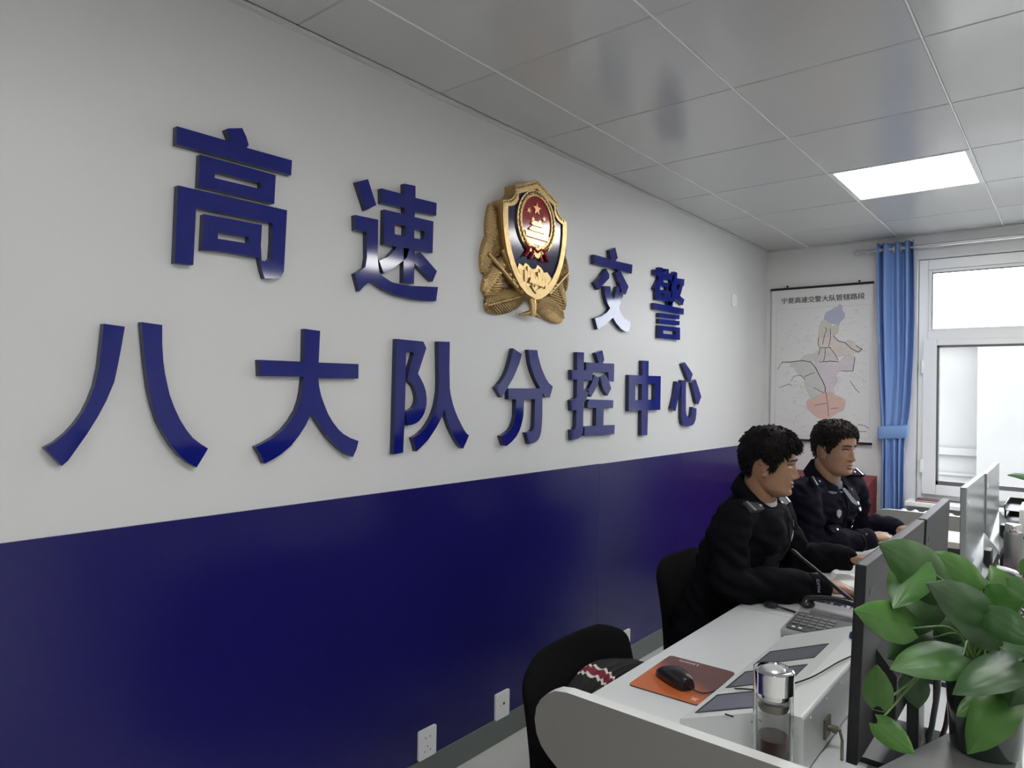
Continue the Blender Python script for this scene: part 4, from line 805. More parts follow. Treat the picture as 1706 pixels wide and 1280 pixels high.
# ================================================================= OBJECTS BEHIND THE PLANT
fl = thing('steel_flask', 'tall brushed steel vacuum flask past the light-backed monitors', 'flask', (1.700, 3.40, DZ))
m = MB(); m.lathe([(0, 0), (.029, 0), (.032, .004), (.032, .205), (.030, .212), (.027, .216)], (1.700, 3.40, DZ), 40); m.build('body', mat('satin_steel', (0.28, 0.29, 0.285), 0.35, 0.8), fl)
m = MB(); m.lathe([(.027, .214), (.028, .216), (.028, .240), (.026, .244), (0, .245)], (1.700, 3.40, DZ), 40); m.build('lid', M_chrome, fl)
tr = thing('document_tray', 'black two-level document tray in front of the window', 'tray', (1.76, 4.15, DZ))
for z in (.80, .90, .965):
    m = MB(); m.box(1.63, 1.88, 3.98, 4.30, z, z+.004); m.box(1.63, 1.634, 3.98, 4.30, z, z+.03); m.box(1.876, 1.88, 3.98, 4.30, z, z+.03); m.box(1.63, 1.88, 4.296, 4.30, z, z+.03); m.build('shelf', M_black, tr)
m = MB()
for x in (1.635, 1.875):
    for y in (3.985, 4.295): m.tube([(x, y, DZ), (x, y, .97)], .004, 8)
m.build('post', M_black, tr)
dv = thing('radio_unit', 'pale grey desktop unit with a round silver knob beside the document tray', 'radio', (1.79, 3.72, DZ))
m = MB(); m.prism([[(3.62, DZ), (3.61, .93), (3.66, 1.02), (3.86, 1.03), (3.86, DZ)]], lambda a, b, d: (d, a, b), 1.705, 1.88); m.build('case', mat('pale_grey_case', (0.50, 0.51, 0.51), 0.4), dv, bev=0.006)
m = MB(); m.lathe([(.016, 0), (.016, .010), (.013, .016), (0, .016)], (1.745, 3.628, .965), 20, ax=(0, -.87, .48)); m.build('knob', M_chrome, dv)
m = MB(); m.box(1.722, 1.768, 3.604, 3.614, .905, .915); m.build('slot', M_black, dv)
hk = thing('lamp_hook', 'bent chrome tube rising behind the light-backed monitors', 'bracket', (1.72, 2.92, DZ))
m = MB(); m.tube(smooth_path([(1.745, 2.95, DZ), (1.745, 2.95, .84), (1.74, 2.95, .885), (1.715, 2.94, .90), (1.68, 2.92, .908)], 6), .008, 12); m.build('tube', M_chrome, hk)
m = MB(); m.lathe([(0, 0), (.035, 0), (.035, .008), (0, .008)], (1.745, 2.95, DZ), 24); m.build('base', M_chrome, hk)
for k, (x, y, lab, c_) in enumerate(((1.70, 2.62, 'tangle of dark red cable on the desk behind the plant', (0.12, 0.012, 0.022)), (1.80, 2.75, 'loop of purple-black cable on the desk beside the dark red one', (0.035, 0.02, 0.05)), (1.76, 3.10, 'white data cable coiled on the desk near the steel flask', (0.6, 0.6, 0.62)))):
    rr_ = random.Random(k+5); o = thing('cable_coil', lab, 'cable', (x, y, DZ)); m = MB()
    pts = [(x+.05*math.cos(q*1.05)*(1+.3*rr_.random()), y+.08*math.sin(q)*(1+.3*rr_.random()), DZ+.012+.05*(i/26)+.03*rr_.random()) for i, q in enumerate([0.5*i for i in range(26)])]
    m.tube(smooth_path(pts, 5), .004, 8); m.build('loops', mat('cable_%d' % k, c_, 0.4), o)
rb = thing('red_box', 'dark red and brown carton on the desk by the steel flask', 'box', (1.80, 3.22, DZ))
m = MB(); m.box(1.745, 1.86, 3.13, 3.30, DZ, DZ+.13); m.build('carton', mat('carton_red', (0.13, 0.02, 0.025), 0.5), rb, bev=0.002)
m = MB(); m.box(1.7445, 1.8605, 3.19, 3.24, DZ+.0, DZ+.1306); m.build('tape', mat('carton_tan', (0.22, 0.16, 0.09), 0.5), rb)
LEAVES=[
 ((1.726, 1.361, 1.176),(1.677, 1.165, 1.268),.085,.05,0.05,0),
 ((1.7, 1.288, 1.223),(1.685, 1.186, 1.179),.062,.1,0.1,0),
 ((1.698, 1.249, 1.128),(1.65, 1.119, 1.175),.06,.05,0.0,1),
 ((1.756, 1.335, 1.075),(1.699, 1.12, 1.11),.066,.05,0.25,0),
 ((1.668, 1.161, 1.027),(1.673, 1.125, 1.096),.042,.05,.1,1),
 ((1.67, 1.149, 1.006),(1.719, 1.151, .976),.038,.05,.15,1),
 ((1.721, 1.434, 1.166),(1.681, 1.376, 1.216),.045,.05,.5,0),
 ((1.767, 1.472, 1.153),(1.716, 1.352, 1.23),.065,.05,0.15,1),
 ((1.774, 1.529, 1.152),(1.723, 1.487, 1.206),.035,.05,.7,2),
 ((1.797, 1.42, 1.102),(1.742, 1.192, 1.214),.085,.06,0.1,2),
 ((1.768, 1.473, 1.132),(1.827, 1.444, 1.154),.065,.06,0.15,0),
 ((1.838, 1.504, 1.143),(1.805, 1.477, 1.182),.05,.05,.4,0),
 ((1.788, 1.36, 1.144),(1.85, 1.308, 1.125),.055,.05,0.2,2),
 ((1.826, 1.392, 1.067),(1.767, 1.189, 1.073),.06,.06,0.25,2),
 ((1.808, 1.443, .989),(1.761, 1.367, .907),.066,.05,.1,1),
 ((1.776, 1.443, .974),(1.741, 1.401, .951),.034,.05,.2,1),
 ((1.686, 1.33, 1.019),(1.694, 1.337, .968),.046,.05,.1,2),
 ((1.703, 1.421, 1.069),(1.66, 1.309, 1.06),.065,.1,0.1,2),
 ((1.838, 1.454, 1.044),(1.814, 1.396, .991),.055,.06,.2,2),
 ((1.734, 1.498, 1.08),(1.687, 1.434, 1.064),.06,.06,.5,2),
 ((1.803, 1.541, 1.041),(1.748, 1.458, 1.04),.06,.06,.5,2),
 ((1.709, 1.399, 1.14),(1.673, 1.293, 1.098),.055,.1,0.0,2),
 ((1.822, 1.492, 1.101),(1.796, 1.394, 1.051),.06,.1,.4,2),
 ((1.747, 1.56, 1.028),(1.712, 1.533, .977),.05,.1,.4,2),
 ((1.852, 1.578, 1.349),(1.803, 1.499, 1.361),.045,.05,.75,0),
 ((1.854, 1.518, 1.092),(1.902, 1.492, 1.159),.07,.06,.5,0),
 ((1.86, 1.459, 1.059),(1.91, 1.435, 1.059),.07,.06,.5,2),
 ((1.835, 1.566, 1.172),(1.885, 1.606, 1.216),.07,.06,.5,0),
 ((1.805, 1.633, 1.108),(1.766, 1.652, 1.166),.05,.06,.5,1),
 ((1.855, 1.52, .988),(1.88, 1.477, .94),.06,.06,.3,0),
]
# ================================================================= RISER AND POTHOS
RZ = 0.860
rs = thing('plant_riser', 'grey angled riser box on the desk carrying the potted pothos', 'riser', (1.74, 1.45, DZ))
m = MB(); m.prism([[(1.632, 1.298), (1.812, 1.298), (1.822, 1.600), (1.732, 1.600)]], XY, DZ, RZ); m.build('box', mat('riser_grey', (0.17, 0.175, 0.17), 0.4), rs, bev=0.004)
PX, PY = 1.772, 1.512
pl = thing('potted_pothos', 'green pothos plant in a dark glossy pot beside the dark wide monitor', 'plant', (PX, PY, RZ))
M_pot = mat('dark_pot', (0.030, 0.042, 0.036), 0.12, spec=0.6)
m = MB(); m.lathe([(0, 0), (.050, 0), (.054, .006), (.063, .128), (.0645, .136), (.0625, .138), (.060, .128), (.058, .112), (0, .112)], (PX, PY, RZ), 48); m.build('pot', M_pot, pl)
m = MB(); m.lathe([(.0585, .108), (.04, .116), (0, .119)], (PX, PY, RZ), 32); m.build('soil', mat('potting_soil', (0.025, 0.018, 0.012), 0.95, bump=(120, 1.0)), pl)
def leafmat(nm, a, c):
    M_ = mat(nm, a, 0.36, var=(14, c), spec=0.4)
    M_.node_tree.nodes['Principled BSDF'].inputs['Subsurface Weight'].default_value = 0.0
    return M_
LM = [leafmat('leaf_green', (0.028, 0.082, 0.016), (0.042, 0.110, 0.024)), leafmat('leaf_light', (0.042, 0.125, 0.020), (0.060, 0.155, 0.028)), leafmat('leaf_dark', (0.014, 0.044, 0.011), (0.022, 0.062, 0.016))]
def leaf(m, b, t, wd, droop, tilt, tone, thick=0.0009):
    b, t = Vector(b), Vector(t); ax = (t-b); L = ax.length; ax.normalize()
    n0 = Vector((0.15, -0.95, 0.35))*(1-tilt) + Vector((0.0, -0.25, 1.0))*tilt
    nn = (n0 - ax*n0.dot(ax)).normalized(); sd = nn.cross(ax)
    nu, nv = 22, 15; top = []; bot = []
    for i in range(nu+1):
        u = i/nu; w = wd*0.5*min(1.0, (math.sin(PI*u**0.62)+0.03)**0.78) if u < 1 else 0.0
        if u > 0.8: w *= 1-0.35*((u-0.8)/0.2)
        if i == 0: w = wd*0.20
        r1, r2 = [], []
        for j in range(nv):
            s = -1+2*j/(nv-1)
            along = u*L - (abs(s)**1.6)*0.16*L*(1-u)**3*(1 if abs(s) > 0.06 else 0)
            h = -droop*L*(u**2)*1.2 + 0.16*w*abs(s) - 0.30*w*s*s + 0.030*w*math.sin(u*17+s*4)*abs(s) + (0.0012 if abs(s) < 0.08 else 0) - 0.008*w*math.cos((u*L-abs(s)*w*0.8)/0.011*2*PI)*min(1, abs(s)*3)
            p = b + ax*along + sd*(s*w) + nn*h
            r1.append(p); r2.append(p - nn*thick)
        top.append(r1); bot.append(r2)
    m.sheet(top, tone); m.sheet([r[::-1] for r in bot], tone)
    e1 = [r[0] for r in top] + [r[-1] for r in top[::-1]]; e2 = [r[0] for r in bot] + [r[-1] for r in bot[::-1]]
    k = len(e1); m.add(e1+e2, [(i, (i+1) % k, k+(i+1) % k, k+i) for i in range(k)], tone)
mf, mst = MB(), MB()
rr = random.Random(11)
for k, (b, t, wd, dr, ti, to) in enumerate(LEAVES):
    leaf(mf, b, t, wd, dr, ti, to)
    b = Vector(b); s0 = Vector((PX+rr.uniform(-.035, .035), PY+rr.uniform(-.035, .03), RZ+.115))
    if b.z > 1.25: path = [s0, (1.90, 1.50, 1.10), (1.935, 1.51, 1.28), (1.915, 1.53, 1.375), b]
    elif b.z < RZ+.12: path = [s0, (s0*0.75+b*0.25)+Vector((0, 0, .09)), (s0*0.25+b*0.75)+Vector((0, -.02, .06)), b]
    else: path = [s0, (s0*0.55+b*0.45)+Vector((0, 0, .05)), b]
    q = smooth_path(path, 6); mst.tube(q, [0.0026-0.0012*i/(len(q)-1) for i in range(len(q))], 7)
mst.tube(smooth_path([(1.915, 1.53, 1.375), (1.88, 1.52, 1.392), (1.855, 1.515, 1.395), (1.838, 1.512, 1.389), (1.836, 1.512, 1.380)], 6), [.0022]*18+[.0012]*7, 7)
for i in range(14):
    a = rr.uniform(0, 2*PI); r0 = rr.uniform(.005, .045); x, y = PX+r0*math.cos(a), PY+r0*math.sin(a)
    mst.tube(smooth_path([(x, y, RZ+.112), (x+rr.uniform(-.02, .02), y+rr.uniform(-.02, .02), RZ+.16), (x+rr.uniform(-.05, .05), y+rr.uniform(-.05, .04), RZ+.21)], 5), .0022, 7)
mf.build('foliage', LM, pl); mst.build('stems', mat('stem_green', (0.11, 0.20, 0.05), 0.4), pl)
# leads hanging behind the wide monitor, label on the desk
for k, (x, y, lab) in enumerate(((1.672, 1.635, 'dark grey lead hanging behind the wide monitor, next to the plant pot'), (1.690, 1.660, 'purple-brown lead hanging behind the wide monitor'), (1.664, 1.668, 'thin black lead hanging behind the wide monitor next to its stand'))):
    o = thing('monitor_lead', lab, 'cable', (x, y, DZ)); m = MB()
    m.tube(smooth_path([(1.640, 1.62+.02*k, .985), (1.658+.012*k, 1.63+.015*k, 1.0), (x+.01, y, .93), (x+.003*k, y+.01, .83), (x-.006, y+.02, .775), (x+.03, y+.05, .756), (x+.08, y+.07, .756)], 6), .0055-.0008*k, 9)
    m.build('wire', mat('lead_%d' % k, [(0.05, 0.05, 0.055), (0.045, 0.022, 0.035), (0.015, 0.015, 0.017)][k], 0.35), o)
lb = thing('paper_label', 'small white printed label on the desk under the wide monitor', 'label', (1.585, 1.63, DZ))
Ml = Matrix.Translation((1.584, 1.628, DZ)) @ rotz(-0.35)
m = MB(); m.box(-.028, .028, -.036, .036, 0, .0012, M=Ml); m.build('sheet', M_paper, lb)
m = MB()
for i in range(12): m.box(-.022, -.004, -.03+.005*i, -.0275+.005*i-.001*(i % 2), .0012, .0014, M=Ml)
for i in range(5): m.box(.004+.004*i, .006+.004*i, -.028, .02-.006*(i % 3), .0012, .0014, M=Ml)
m.build('printing', M_dark, lb)
# ================================================================= PEOPLE
def skinmat(nm, c):
    M_ = mat(nm, c, 0.42, var=(18, tuple(v*0.9 for v in c)), spec=0.4)
    b = M_.node_tree.nodes['Principled BSDF']; b.inputs['Subsurface Weight'].default_value = 0.08; b.inputs['Subsurface Radius'].default_value = (0.010, 0.004, 0.002)
    return M_
M_hair = mat('black_hair', (0.006, 0.0045, 0.0045), 0.55, spec=0.15)
M_lip = mat('lip_skin', (0.21, 0.085, 0.068), 0.38)
M_eyew = mat('eye_white', (0.55, 0.52, 0.50), 0.25); M_iris = mat('dark_iris', (0.012, 0.008, 0.006), 0.1)

def remeshed(mb, voxel, smooth=2, disp=None):
    """one continuous surface from overlapping closed shells"""
    me = mb.mesh('tmp', [M_black], Vector((0, 0, 0)))
    o = bpy.data.objects.new('tmp', me); COL.objects.link(o)
    r = o.modifiers.new('r', 'REMESH'); r.mode = 'VOXEL'; r.voxel_size = voxel; r.use_smooth_shade = True
    if smooth: s = o.modifiers.new('s', 'SMOOTH'); s.factor = 0.5; s.iterations = smooth
    dg = bpy.context.evaluated_depsgraph_get(); ev = o.evaluated_get(dg); m2 = ev.to_mesh()
    n = len(m2.vertices); co = np.empty(n*3); m2.vertices.foreach_get('co', co); co = co.reshape(-1, 3)
    nr = np.empty(n*3); m2.vertices.foreach_get('normal', nr); nr = nr.reshape(-1, 3)
    fs = [tuple(p.vertices) for p in m2.polygons]
    ev.to_mesh_clear(); bpy.data.objects.remove(o); bpy.data.meshes.remove(me)
    if disp is not None: co = co + nr*disp(co)[:, None]
    out = MB(); out.add([tuple(c) for c in co], fs, 0, True)
    return out

# ---- head: horizontal rings with a face relief
HZ = [-.128, -.122, -.112, -.100, -.085, -.070, -.055, -.040, -.020, 0.0, .020, .040, .060, .080, .095, .106, .114, .119]
HF = [.040, .070, .086, .089, .087, .088, .086, .086, .085, .085, .090, .089, .085, .076, .064, .049, .032, .010]
HB = [.030, .020, -.005, -.030, -.052, -.064, -.074, -.083, -.092, -.097, -.099, -.098, -.095, -.087, -.076, -.060, -.040, -.014]
HWD = [.018, .034, .047, .055, .061, .065, .068, .070, .0725, .0745, .0765, .077, .0755, .069, .059, .046, .030, .010]
def headpt(az, z, grow=0.0):
    f, b, w = (float(np.interp(z, HZ, t)) for t in (HF, HB, HWD))
    cx = 0.35*(f+b); c, s = math.cos(az), math.sin(az); rx = (f-cx) if c > 0 else (cx-b)
    e = 2/2.35 if c > 0 else 2/2.1
    p = Vector((cx + rx*math.copysign(abs(c)**e, c), w*math.copysign(abs(s)**e, s), z))
    if grow:
        n = Vector((p.x-cx*0.5, p.y*1.25, max(0.0, (z-.02))*1.1)).normalized(); p = p + n*grow
    return p
RELIEF = [(-.010, .031, .016, .003, .0085), (.004, .030, .018, .021, .006), (.004, .046, .016, -.032, .016), (-.003, .040, .014, -.072, .016),
          (.0045, .031, .013, .0085, .0042), (.0035, .031, .013, -.008, .0045)]
def face_dx(y, z):
    d = 0.0
    for a, y0, sy, z0, sz in RELIEF:
        for sg in (-1, 1): d += a*math.exp(-((y-sg*y0)/sy)**2 - ((z-z0)/sz)**2)
    nz = float(np.interp(z, [-.058, -.053, -.047, -.040, -.030, -.015, 0.0, .015, .026], [0, .010, .021, .0265, .022, .0145, .008, .003, 0])); nw = float(np.interp(z, [-.055, -.045, -.030, 0, .02], [.0105, .0115, .0095, .0075, .008]))
    d += nz*math.exp(-(abs(y)/nw)**2.2)
    for sg in (-1, 1): d += .0095*math.exp(-((y-sg*.0135)/.0065)**2 - ((z+.0455)/.0065)**2)
    d += .0065*math.exp(-(y/.020)**4 - ((z+.0675)/.0050)**2) + .0075*math.exp(-(y/.018)**4 - ((z+.0810)/.0055)**2) - .0045*math.exp(-(y/.023)**4 - ((z+.0745)/.0022)**2)
    d += -.004*math.exp(-(y/.018)**2 - ((z+.092)/.006)**2) + .004*math.exp(-(y/.018)**2 - ((z+.108)/.010)**2) + .002*math.exp(-(y/.004)**2)*math.exp(-((z+.060)/.004)**2)*-1
    return d
def head_mesh(mb, Hm):
    rows = []; nz_, na = 110, 120
    for i in range(nz_+1):
        z = -.128 + .247*i/nz_; row = []
        for k in range(na):
            az = 2*PI*k/na; az = az - 0.42*math.sin(az)      # denser round the face
            p = headpt(az, z)
            if p.x > 0.01: p.x += face_dx(p.y, z)*min(1, (p.x-.01)/.03)
            row.append(p)
        rows.append(row)
    mb.loft(rows, M=Hm)
    for sg in (-1, 1):     # ears
        E = Hm @ Matrix.Translation((-.006, sg*.0745, -.018)) @ Matrix.Rotation(sg*.30, 4, 'Z') @ Matrix.Rotation(-.16, 4, 'Y')
        pts = [(0.016*math.cos(a)*(1 if math.sin(a) > -.2 else .8), sg*(.006+.005*math.cos(a+PI)), .031*math.sin(a)) for a in [-2.3+5.0*q/18 for q in range(19)]]
        mb.tube([E @ Vector(p) for p in pts], [.0035]*2+[.0048]*15+[.0038]*2, 8)
        Q = E.to_3x3(); mb.ell(E @ Vector((.001, sg*.002, 0)), (.0150, .0045, .026), Q); mb.ell(E @ Vector((.004, sg*.002, -.029)), (.007, .0045, .009), Q); mb.ell(E @ Vector((.012, sg*.001, -.004)), (.005, .006, .008), Q)
def hair_mesh(Hm, hl, top, side, fringe, seed, mat_):
    rr_ = random.Random(seed); mb = MB(); na, nv = 96, 22; outer = []
    zt = .1195
    def zh(az): return float(np.interp(abs(math.degrees((az+PI) % (2*PI)-PI)), [q[0] for q in hl], [q[1] for q in hl]))
    def th(az, z, t):
        a = top*(max(0, min(1, (z-.01)/.09)))**0.7 + side*(1-max(0, min(1, (z-.01)/.09)))
        return a*(1-t**6*0.75) + 0.0025*noise.noise(Vector((math.cos(az)*7+seed, math.sin(az)*7, z*55)))
    for i in range(nv+1):
        t = i/nv; row = []
        for k in range(na):
            az = 2*PI*k/na; z = zt - (zt-zh(az))*(t**0.8)
            row.append(headpt(az, z, th(az, z, t)))
        outer.append(row)
    inner = [[headpt(2*PI*k/na, zh(2*PI*k/na)+.002, -.004) for k in range(na)]]
    mb.sheet(outer+inner, closed=True, M=Hm); mb.add(outer[0], [tuple(range(na))], 0, True, Hm)
    for i in range(1300):      # locks breaking up the outline
        az = rr_.uniform(-PI, PI); t = rr_.random()**0.7
        z0 = zt - (zt-zh(az))*t; t_ = max(0, min(1, t)); p = headpt(az, z0, th(az, z0, t_)-.003)
        fr_ = math.cos(az) > 0.55
        dn = Vector((0.5*math.cos(az)+(.35 if fr_ else 0), .5*math.sin(az), -0.9+1.0*max(0, (z0-.06)/.06)))
        L = rr_.uniform(.009, .019)*(fringe if fr_ and t > .55 else 1.0)
        d = (dn + Vector([rr_.gauss(0, .16) for _ in range(3)])).normalized(); out_ = (p-Vector((0, 0, z0*.5))).normalized()
        q = [p, p+d*L*.5+out_*.003, p+d*L+out_*.0015]
        mb.tube([Hm @ v for v in q], [.0034, .0028, .0004], 5, caps=False)
    return mb
# ---- hand in a frame: +x along the fingers, +z the back of the hand, thumb towards +y
def hand_mesh(mb, M, curl=(.35, .45, .3), spread=.06, thumb=.6, thside=1, sc=1.0):
    g = lambda x, y, z: M @ (Vector((x, y*thside, z))*sc)
    rows = []
    for x, w, t, dz in ((-.030, .027, .021, 0), (0, .028, .019, 0), (.022, .034, .0175, .001), (.050, .040, .0165, .002), (.078, .0415, .0150, .001), (.094, .037, .0115, -.001)):
        rows.append([g(x, w*math.copysign(abs(math.cos(q))**.7, math.cos(q)), dz+t*math.copysign(abs(math.sin(q))**.8, math.sin(q))) for q in [2*PI*k/24*(thside) for k in range(24)]])
    mb.loft(rows)
    for j, (y, L, r) in enumerate(((.031, .073, .0090), (.0105, .081, .0093), (-.0105, .075, .0088), (-.0305, .059, .0078))):
        a = 0.0; yaw = spread*(1.4-j)*1.0; p = Vector((.080, y, .001)); pts = [p.copy()]; rad = [r*1.08]
        c0 = [c*(1+.10*j) for c in curl]
        for sN, (fL, cu) in enumerate(zip((.46, .31, .23), c0)):
            a += cu
            for q in (.5, 1.0):
                d = Vector((math.cos(a)*math.cos(yaw), math.cos(a)*math.sin(yaw), -math.sin(a))); p = p + d*(L*fL*.5+(.008 if sN == 0 and q == .5 else 0))
                pts.append(p.copy()); rad.append(r*(1.0-.10*sN) * (1.05 if q == 1.0 and sN < 2 else .98))
        mb.tube([g(*v) for v in pts], [q*sc for q in rad], 12); e = pts[-1]; mb.ell(g(*e), tuple([rad[-1]*sc*1.02]*3), nu=12, nv=8)
    p = Vector((.016, .026, -.006)); d = Vector((.62, .70*thumb+.25, -.35)).normalized(); pts = [Vector((.004, .012, -.004)), p.copy()]; rad = [.0135, .0135]
    for L, b in ((.040, -.22), (.030, -.30), (.022, -.2)):
        d = Vector((d.x*math.cos(b)-d.y*math.sin(b), d.x*math.sin(b)+d.y*math.cos(b), d.z-.05)).normalized(); p = p+d*L; pts.append(p.copy()); rad.append(rad[-1]*.90)
    mb.tube([g(*v) for v in pts], [q*sc for q in rad], 12); mb.ell(g(*pts[-1]), tuple([rad[-1]*sc]*3), nu=12, nv=8)
def hand_frame(w, d, upv):
    x = Vector(d).normalized(); z = Vector(upv); z = (z-x*z.dot(x)).normalized(); y = z.cross(x)
    return frame(w, x, y, z)
def seg(a, b, n): return [Vector(a)+(Vector(b)-Vector(a))*i/n for i in range(n+1)]
def limb(mb, pts, rad, k=5, n=18):
    P_ = smooth_path(pts, k); N = len(P_); idx = np.linspace(0, len(pts)-1, N)
    R_ = [float(np.interp(t, range(len(rad)), rad)) for t in idx]
    mb.tube(P_, R_, n); mb.ell(P_[0], (R_[0],)*3); mb.ell(P_[-1], (R_[-1],)*3)
TORSO = [(.455, .000, .105, .165), (.52, .005, .125, .175), (.60, .020, .120, .170), (.68, .050, .112, .162), (.76, .080, .112, .165), (.84, .115, .116, .172), (.92, .148, .118, .182), (.98, .172, .108, .190), (1.02, .184, .092, .180), (1.05, .190, .078, .145), (1.08, .192, .066, .100), (1.105, .195, .058, .070)]
def torso(mb, T, grow, zmin, zmax, lean=0.0, puff=0.0, slope=.10):
    rows = []
    for z in np.linspace(zmin, zmax, 34):
        cx, rx, ry = (float(np.interp(z, [q[0] for q in TORSO], [q[k] for q in TORSO])) for k in (1, 2, 3))
        cx += lean*max(0, z-.55)
        g_ = grow + puff*math.exp(-((z-.62)/.10)**2)
        rows.append([T @ Vector((cx+(rx+g_)*math.copysign(abs(math.cos(q))**.85, math.cos(q)), (ry+g_)*math.copysign(abs(math.sin(q))**.85, math.sin(q)), z - slope*(rx+g_)*math.cos(q)*max(0, min(1, (z-.9)/.1)))) for q in [2*PI*k/48 for k in range(48)]])
    mb.loft(rows)

def person(label, S):
    hx, hy = S['hip']; o = thing('person', label, 'person', (hx, hy, 0), 'officers at the control desk')
    T = Matrix.Translation((hx, hy, 0)) @ rotz(S['heading']); lean = S.get('lean', 0)
    Hm = Matrix.Translation(S['head']) @ rotz(S['face']) @ Matrix.Rotation(S['pitch'], 4, 'Y') @ Matrix.Rotation(S.get('roll', 0), 4, 'X')
    sk = S['skin']; M_skin = skinmat('skin_%d' % S['id'], sk); M_j = S['cloth']
    hd = Vector(S['head']); nb0 = T @ Vector((.185+lean*.5, 0, 1.03)); nb1 = Hm @ Vector((-.028, 0, -.060)); nb2 = Hm @ Vector((-.012, 0, .0))
    # ---- body (skin)
    b = MB(); head_mesh(b, Hm)
    limb(b, [nb0, (nb0+nb1)/2+Vector((.0, 0, 0)), nb1, nb2], [.064, .059, .057, .050], 5, 24)
    torso(b, T, 0.0, .455, .97, lean)
    for a in S['arms']:
        limb(b, [a['sh'], a['el'], a['wr']], [.042, .036, .027], 8)
        d = (Vector(a['dir'])).normalized()
        hand_mesh(b, hand_frame(Vector(a['wr'])+d*.020, d, a['up']), a['curl'], a['spread'], a.get('thumb', .6), a['ths'])
    for sg in (-1, 1):
        limb(b, [T @ Vector((.0, sg*.09, .53)), T @ Vector((.22, sg*.11, .54)), T @ Vector((.42, sg*.12, .51)), T @ Vector((.43, sg*.12, .45)), T @ Vector((.40, sg*.12, .25)), T @ Vector((.37, sg*.12, .08))], [.085, .072, .058, .055, .050, .036], 4)
        b.ell(T @ Vector((.43, sg*.125, .045)), (.105, .036, .030), T.to_3x3())
    body = remeshed(b, .0032, 2)
    # lips get their own tint
    Hi = Hm.inverted(); co = np.array(body.v); R_ = np.array(Hi)
    loc = co @ R_[:3, :3].T + R_[:3, 3]
    for i, f in enumerate(body.f):
        c = loc[list(f)].mean(0)
        if c[0] > .06 and abs(c[1]) < .023*(1-((c[2]+.0745)/.014)**2)**.5 if abs(c[2]+.0745) < .0138 else False: body.m[i] = 1
    body.build('body', [M_skin, M_lip], o)
    # ---- hair, eyes, brows
    hair_mesh(Hm, S['hairline'], S['htop'], S['hside'], S['fringe'], S['id'], M_hair).build('hair', S['hairmat'], o)
    for sg in (-1, 1):
        Q = Hm.to_3x3() @ Matrix.Rotation(sg*.30, 3, 'Z')
        c = headpt(math.atan2(.031*sg, .075), 0.001); xs = c.x + face_dx(.031, .001)
        e = MB(); e.ell(Hm @ Vector((xs-.0085, sg*.031, .0005)), (.0105, .0125, .0050), Q, 0, 20, 12); e.ell(Hm @ Vector((xs-.0025, sg*.0305, .0003)), (.0055, .0050, .0046), Q, 1, 16, 10); e.build('eye', [M_eyew, M_iris], o)
        e = MB(); pts = []
        for q in range(9):
            t = q/8; y = sg*(.014+.034*t); z = .0052 - .0045*(2*t-1)**2 - .001*t
            x = headpt(math.atan2(y, .078), z).x + face_dx(abs(y), z); pts.append(Hm @ Vector((x+.0012, y, z)))
        e.tube(smooth_path(pts, 3), [.0010]+[.0022]*23+[.0010], 6); e.build('upper_lash', M_iris, o)
        e = MB(); pts = []
        for q in range(9):
            t = q/8; y = sg*(.011+.042*t); z = .0185 + .006*math.sin(PI*t*.8) - .003*t
            x = headpt(math.atan2(y, .082), z).x + face_dx(abs(y), z); pts.append(Hm @ Vector((x+.0008, y, z)))
        e.tube(smooth_path(pts, 3), [.0024]+[.0046]*16+[.0034]*7+[.0010], 7, flat=.6); e.build('eyebrow', S['hairmat'], o)
    # ---- trousers, shoes
    tb = MB(); torso(tb, T, .016, .452, .66, lean)
    for sg in (-1, 1):
        limb(tb, [T @ Vector((.0, sg*.09, .53)), T @ Vector((.22, sg*.11, .54)), T @ Vector((.42, sg*.12, .51)), T @ Vector((.435, sg*.12, .45)), T @ Vector((.41, sg*.12, .25)), T @ Vector((.38, sg*.12, .10))], [.098, .086, .073, .070, .066, .058], 4)
    remeshed(tb, .010, 2).build('trousers', M_j, o)
    for sg in (-1, 1):
        s_ = MB(); rows = []
        for t in np.linspace(0, 1, 12):
            x = .30+.27*t; w = .044*math.sin(PI*(.12+.80*t))**.45; h = .095-.055*t**.6
            rows.append([T @ Vector((x, sg*.122+w*math.copysign(abs(math.cos(q))**.7, math.cos(q)), max(.002, .002+h*(.5+.5*math.sin(q))))) for q in [2*PI*k/20 for k in range(20)]])
        s_.loft(rows); s_.build('shoe', mat('black_leather', (0.010, 0.010, 0.010), 0.25), o)
    # ---- jacket
    j = MB(); torso(j, T, .026, .50, 1.075, lean, .004, .27)
    for a in S['arms']:
        w = Vector(a['wr']); e_ = Vector(a['el']); d = (w-e_).normalized(); s0 = Vector(a['sh'])
        limb(j, [s0+(T @ Vector((.185+lean*.5, 0, 1.050))-s0)*.62, s0, s0+(e_-s0)*.55, e_, e_+(w-e_)*.5, w-d*.010], [.060, .068, .067, .061, .055, .046], 6, 24)
    def folds(co):
        d = np.zeros(len(co))
        el = [np.array(a['el']) for a in S['arms']]
        for i, c in enumerate(co):
            v = Vector(c)
            k = 0.017*noise.noise(v*8) + 0.011*noise.noise(Vector((v.x*17, v.y*17, v.z*30+v.x*16)))
            for e in el:
                r2 = float(((c-e)**2).sum()); k += 0.0085*math.exp(-r2/.014)*math.sin(70*(v.z+.7*v.x-.4*v.y)+6*noise.noise(v*7))
            d[i] = k
        return d
    jm = remeshed(j, .0062, 3, folds); jm.build('jacket', M_j, o)
    bvh = BVHTree.FromPolygons([Vector(q) for q in jm.v], jm.f)
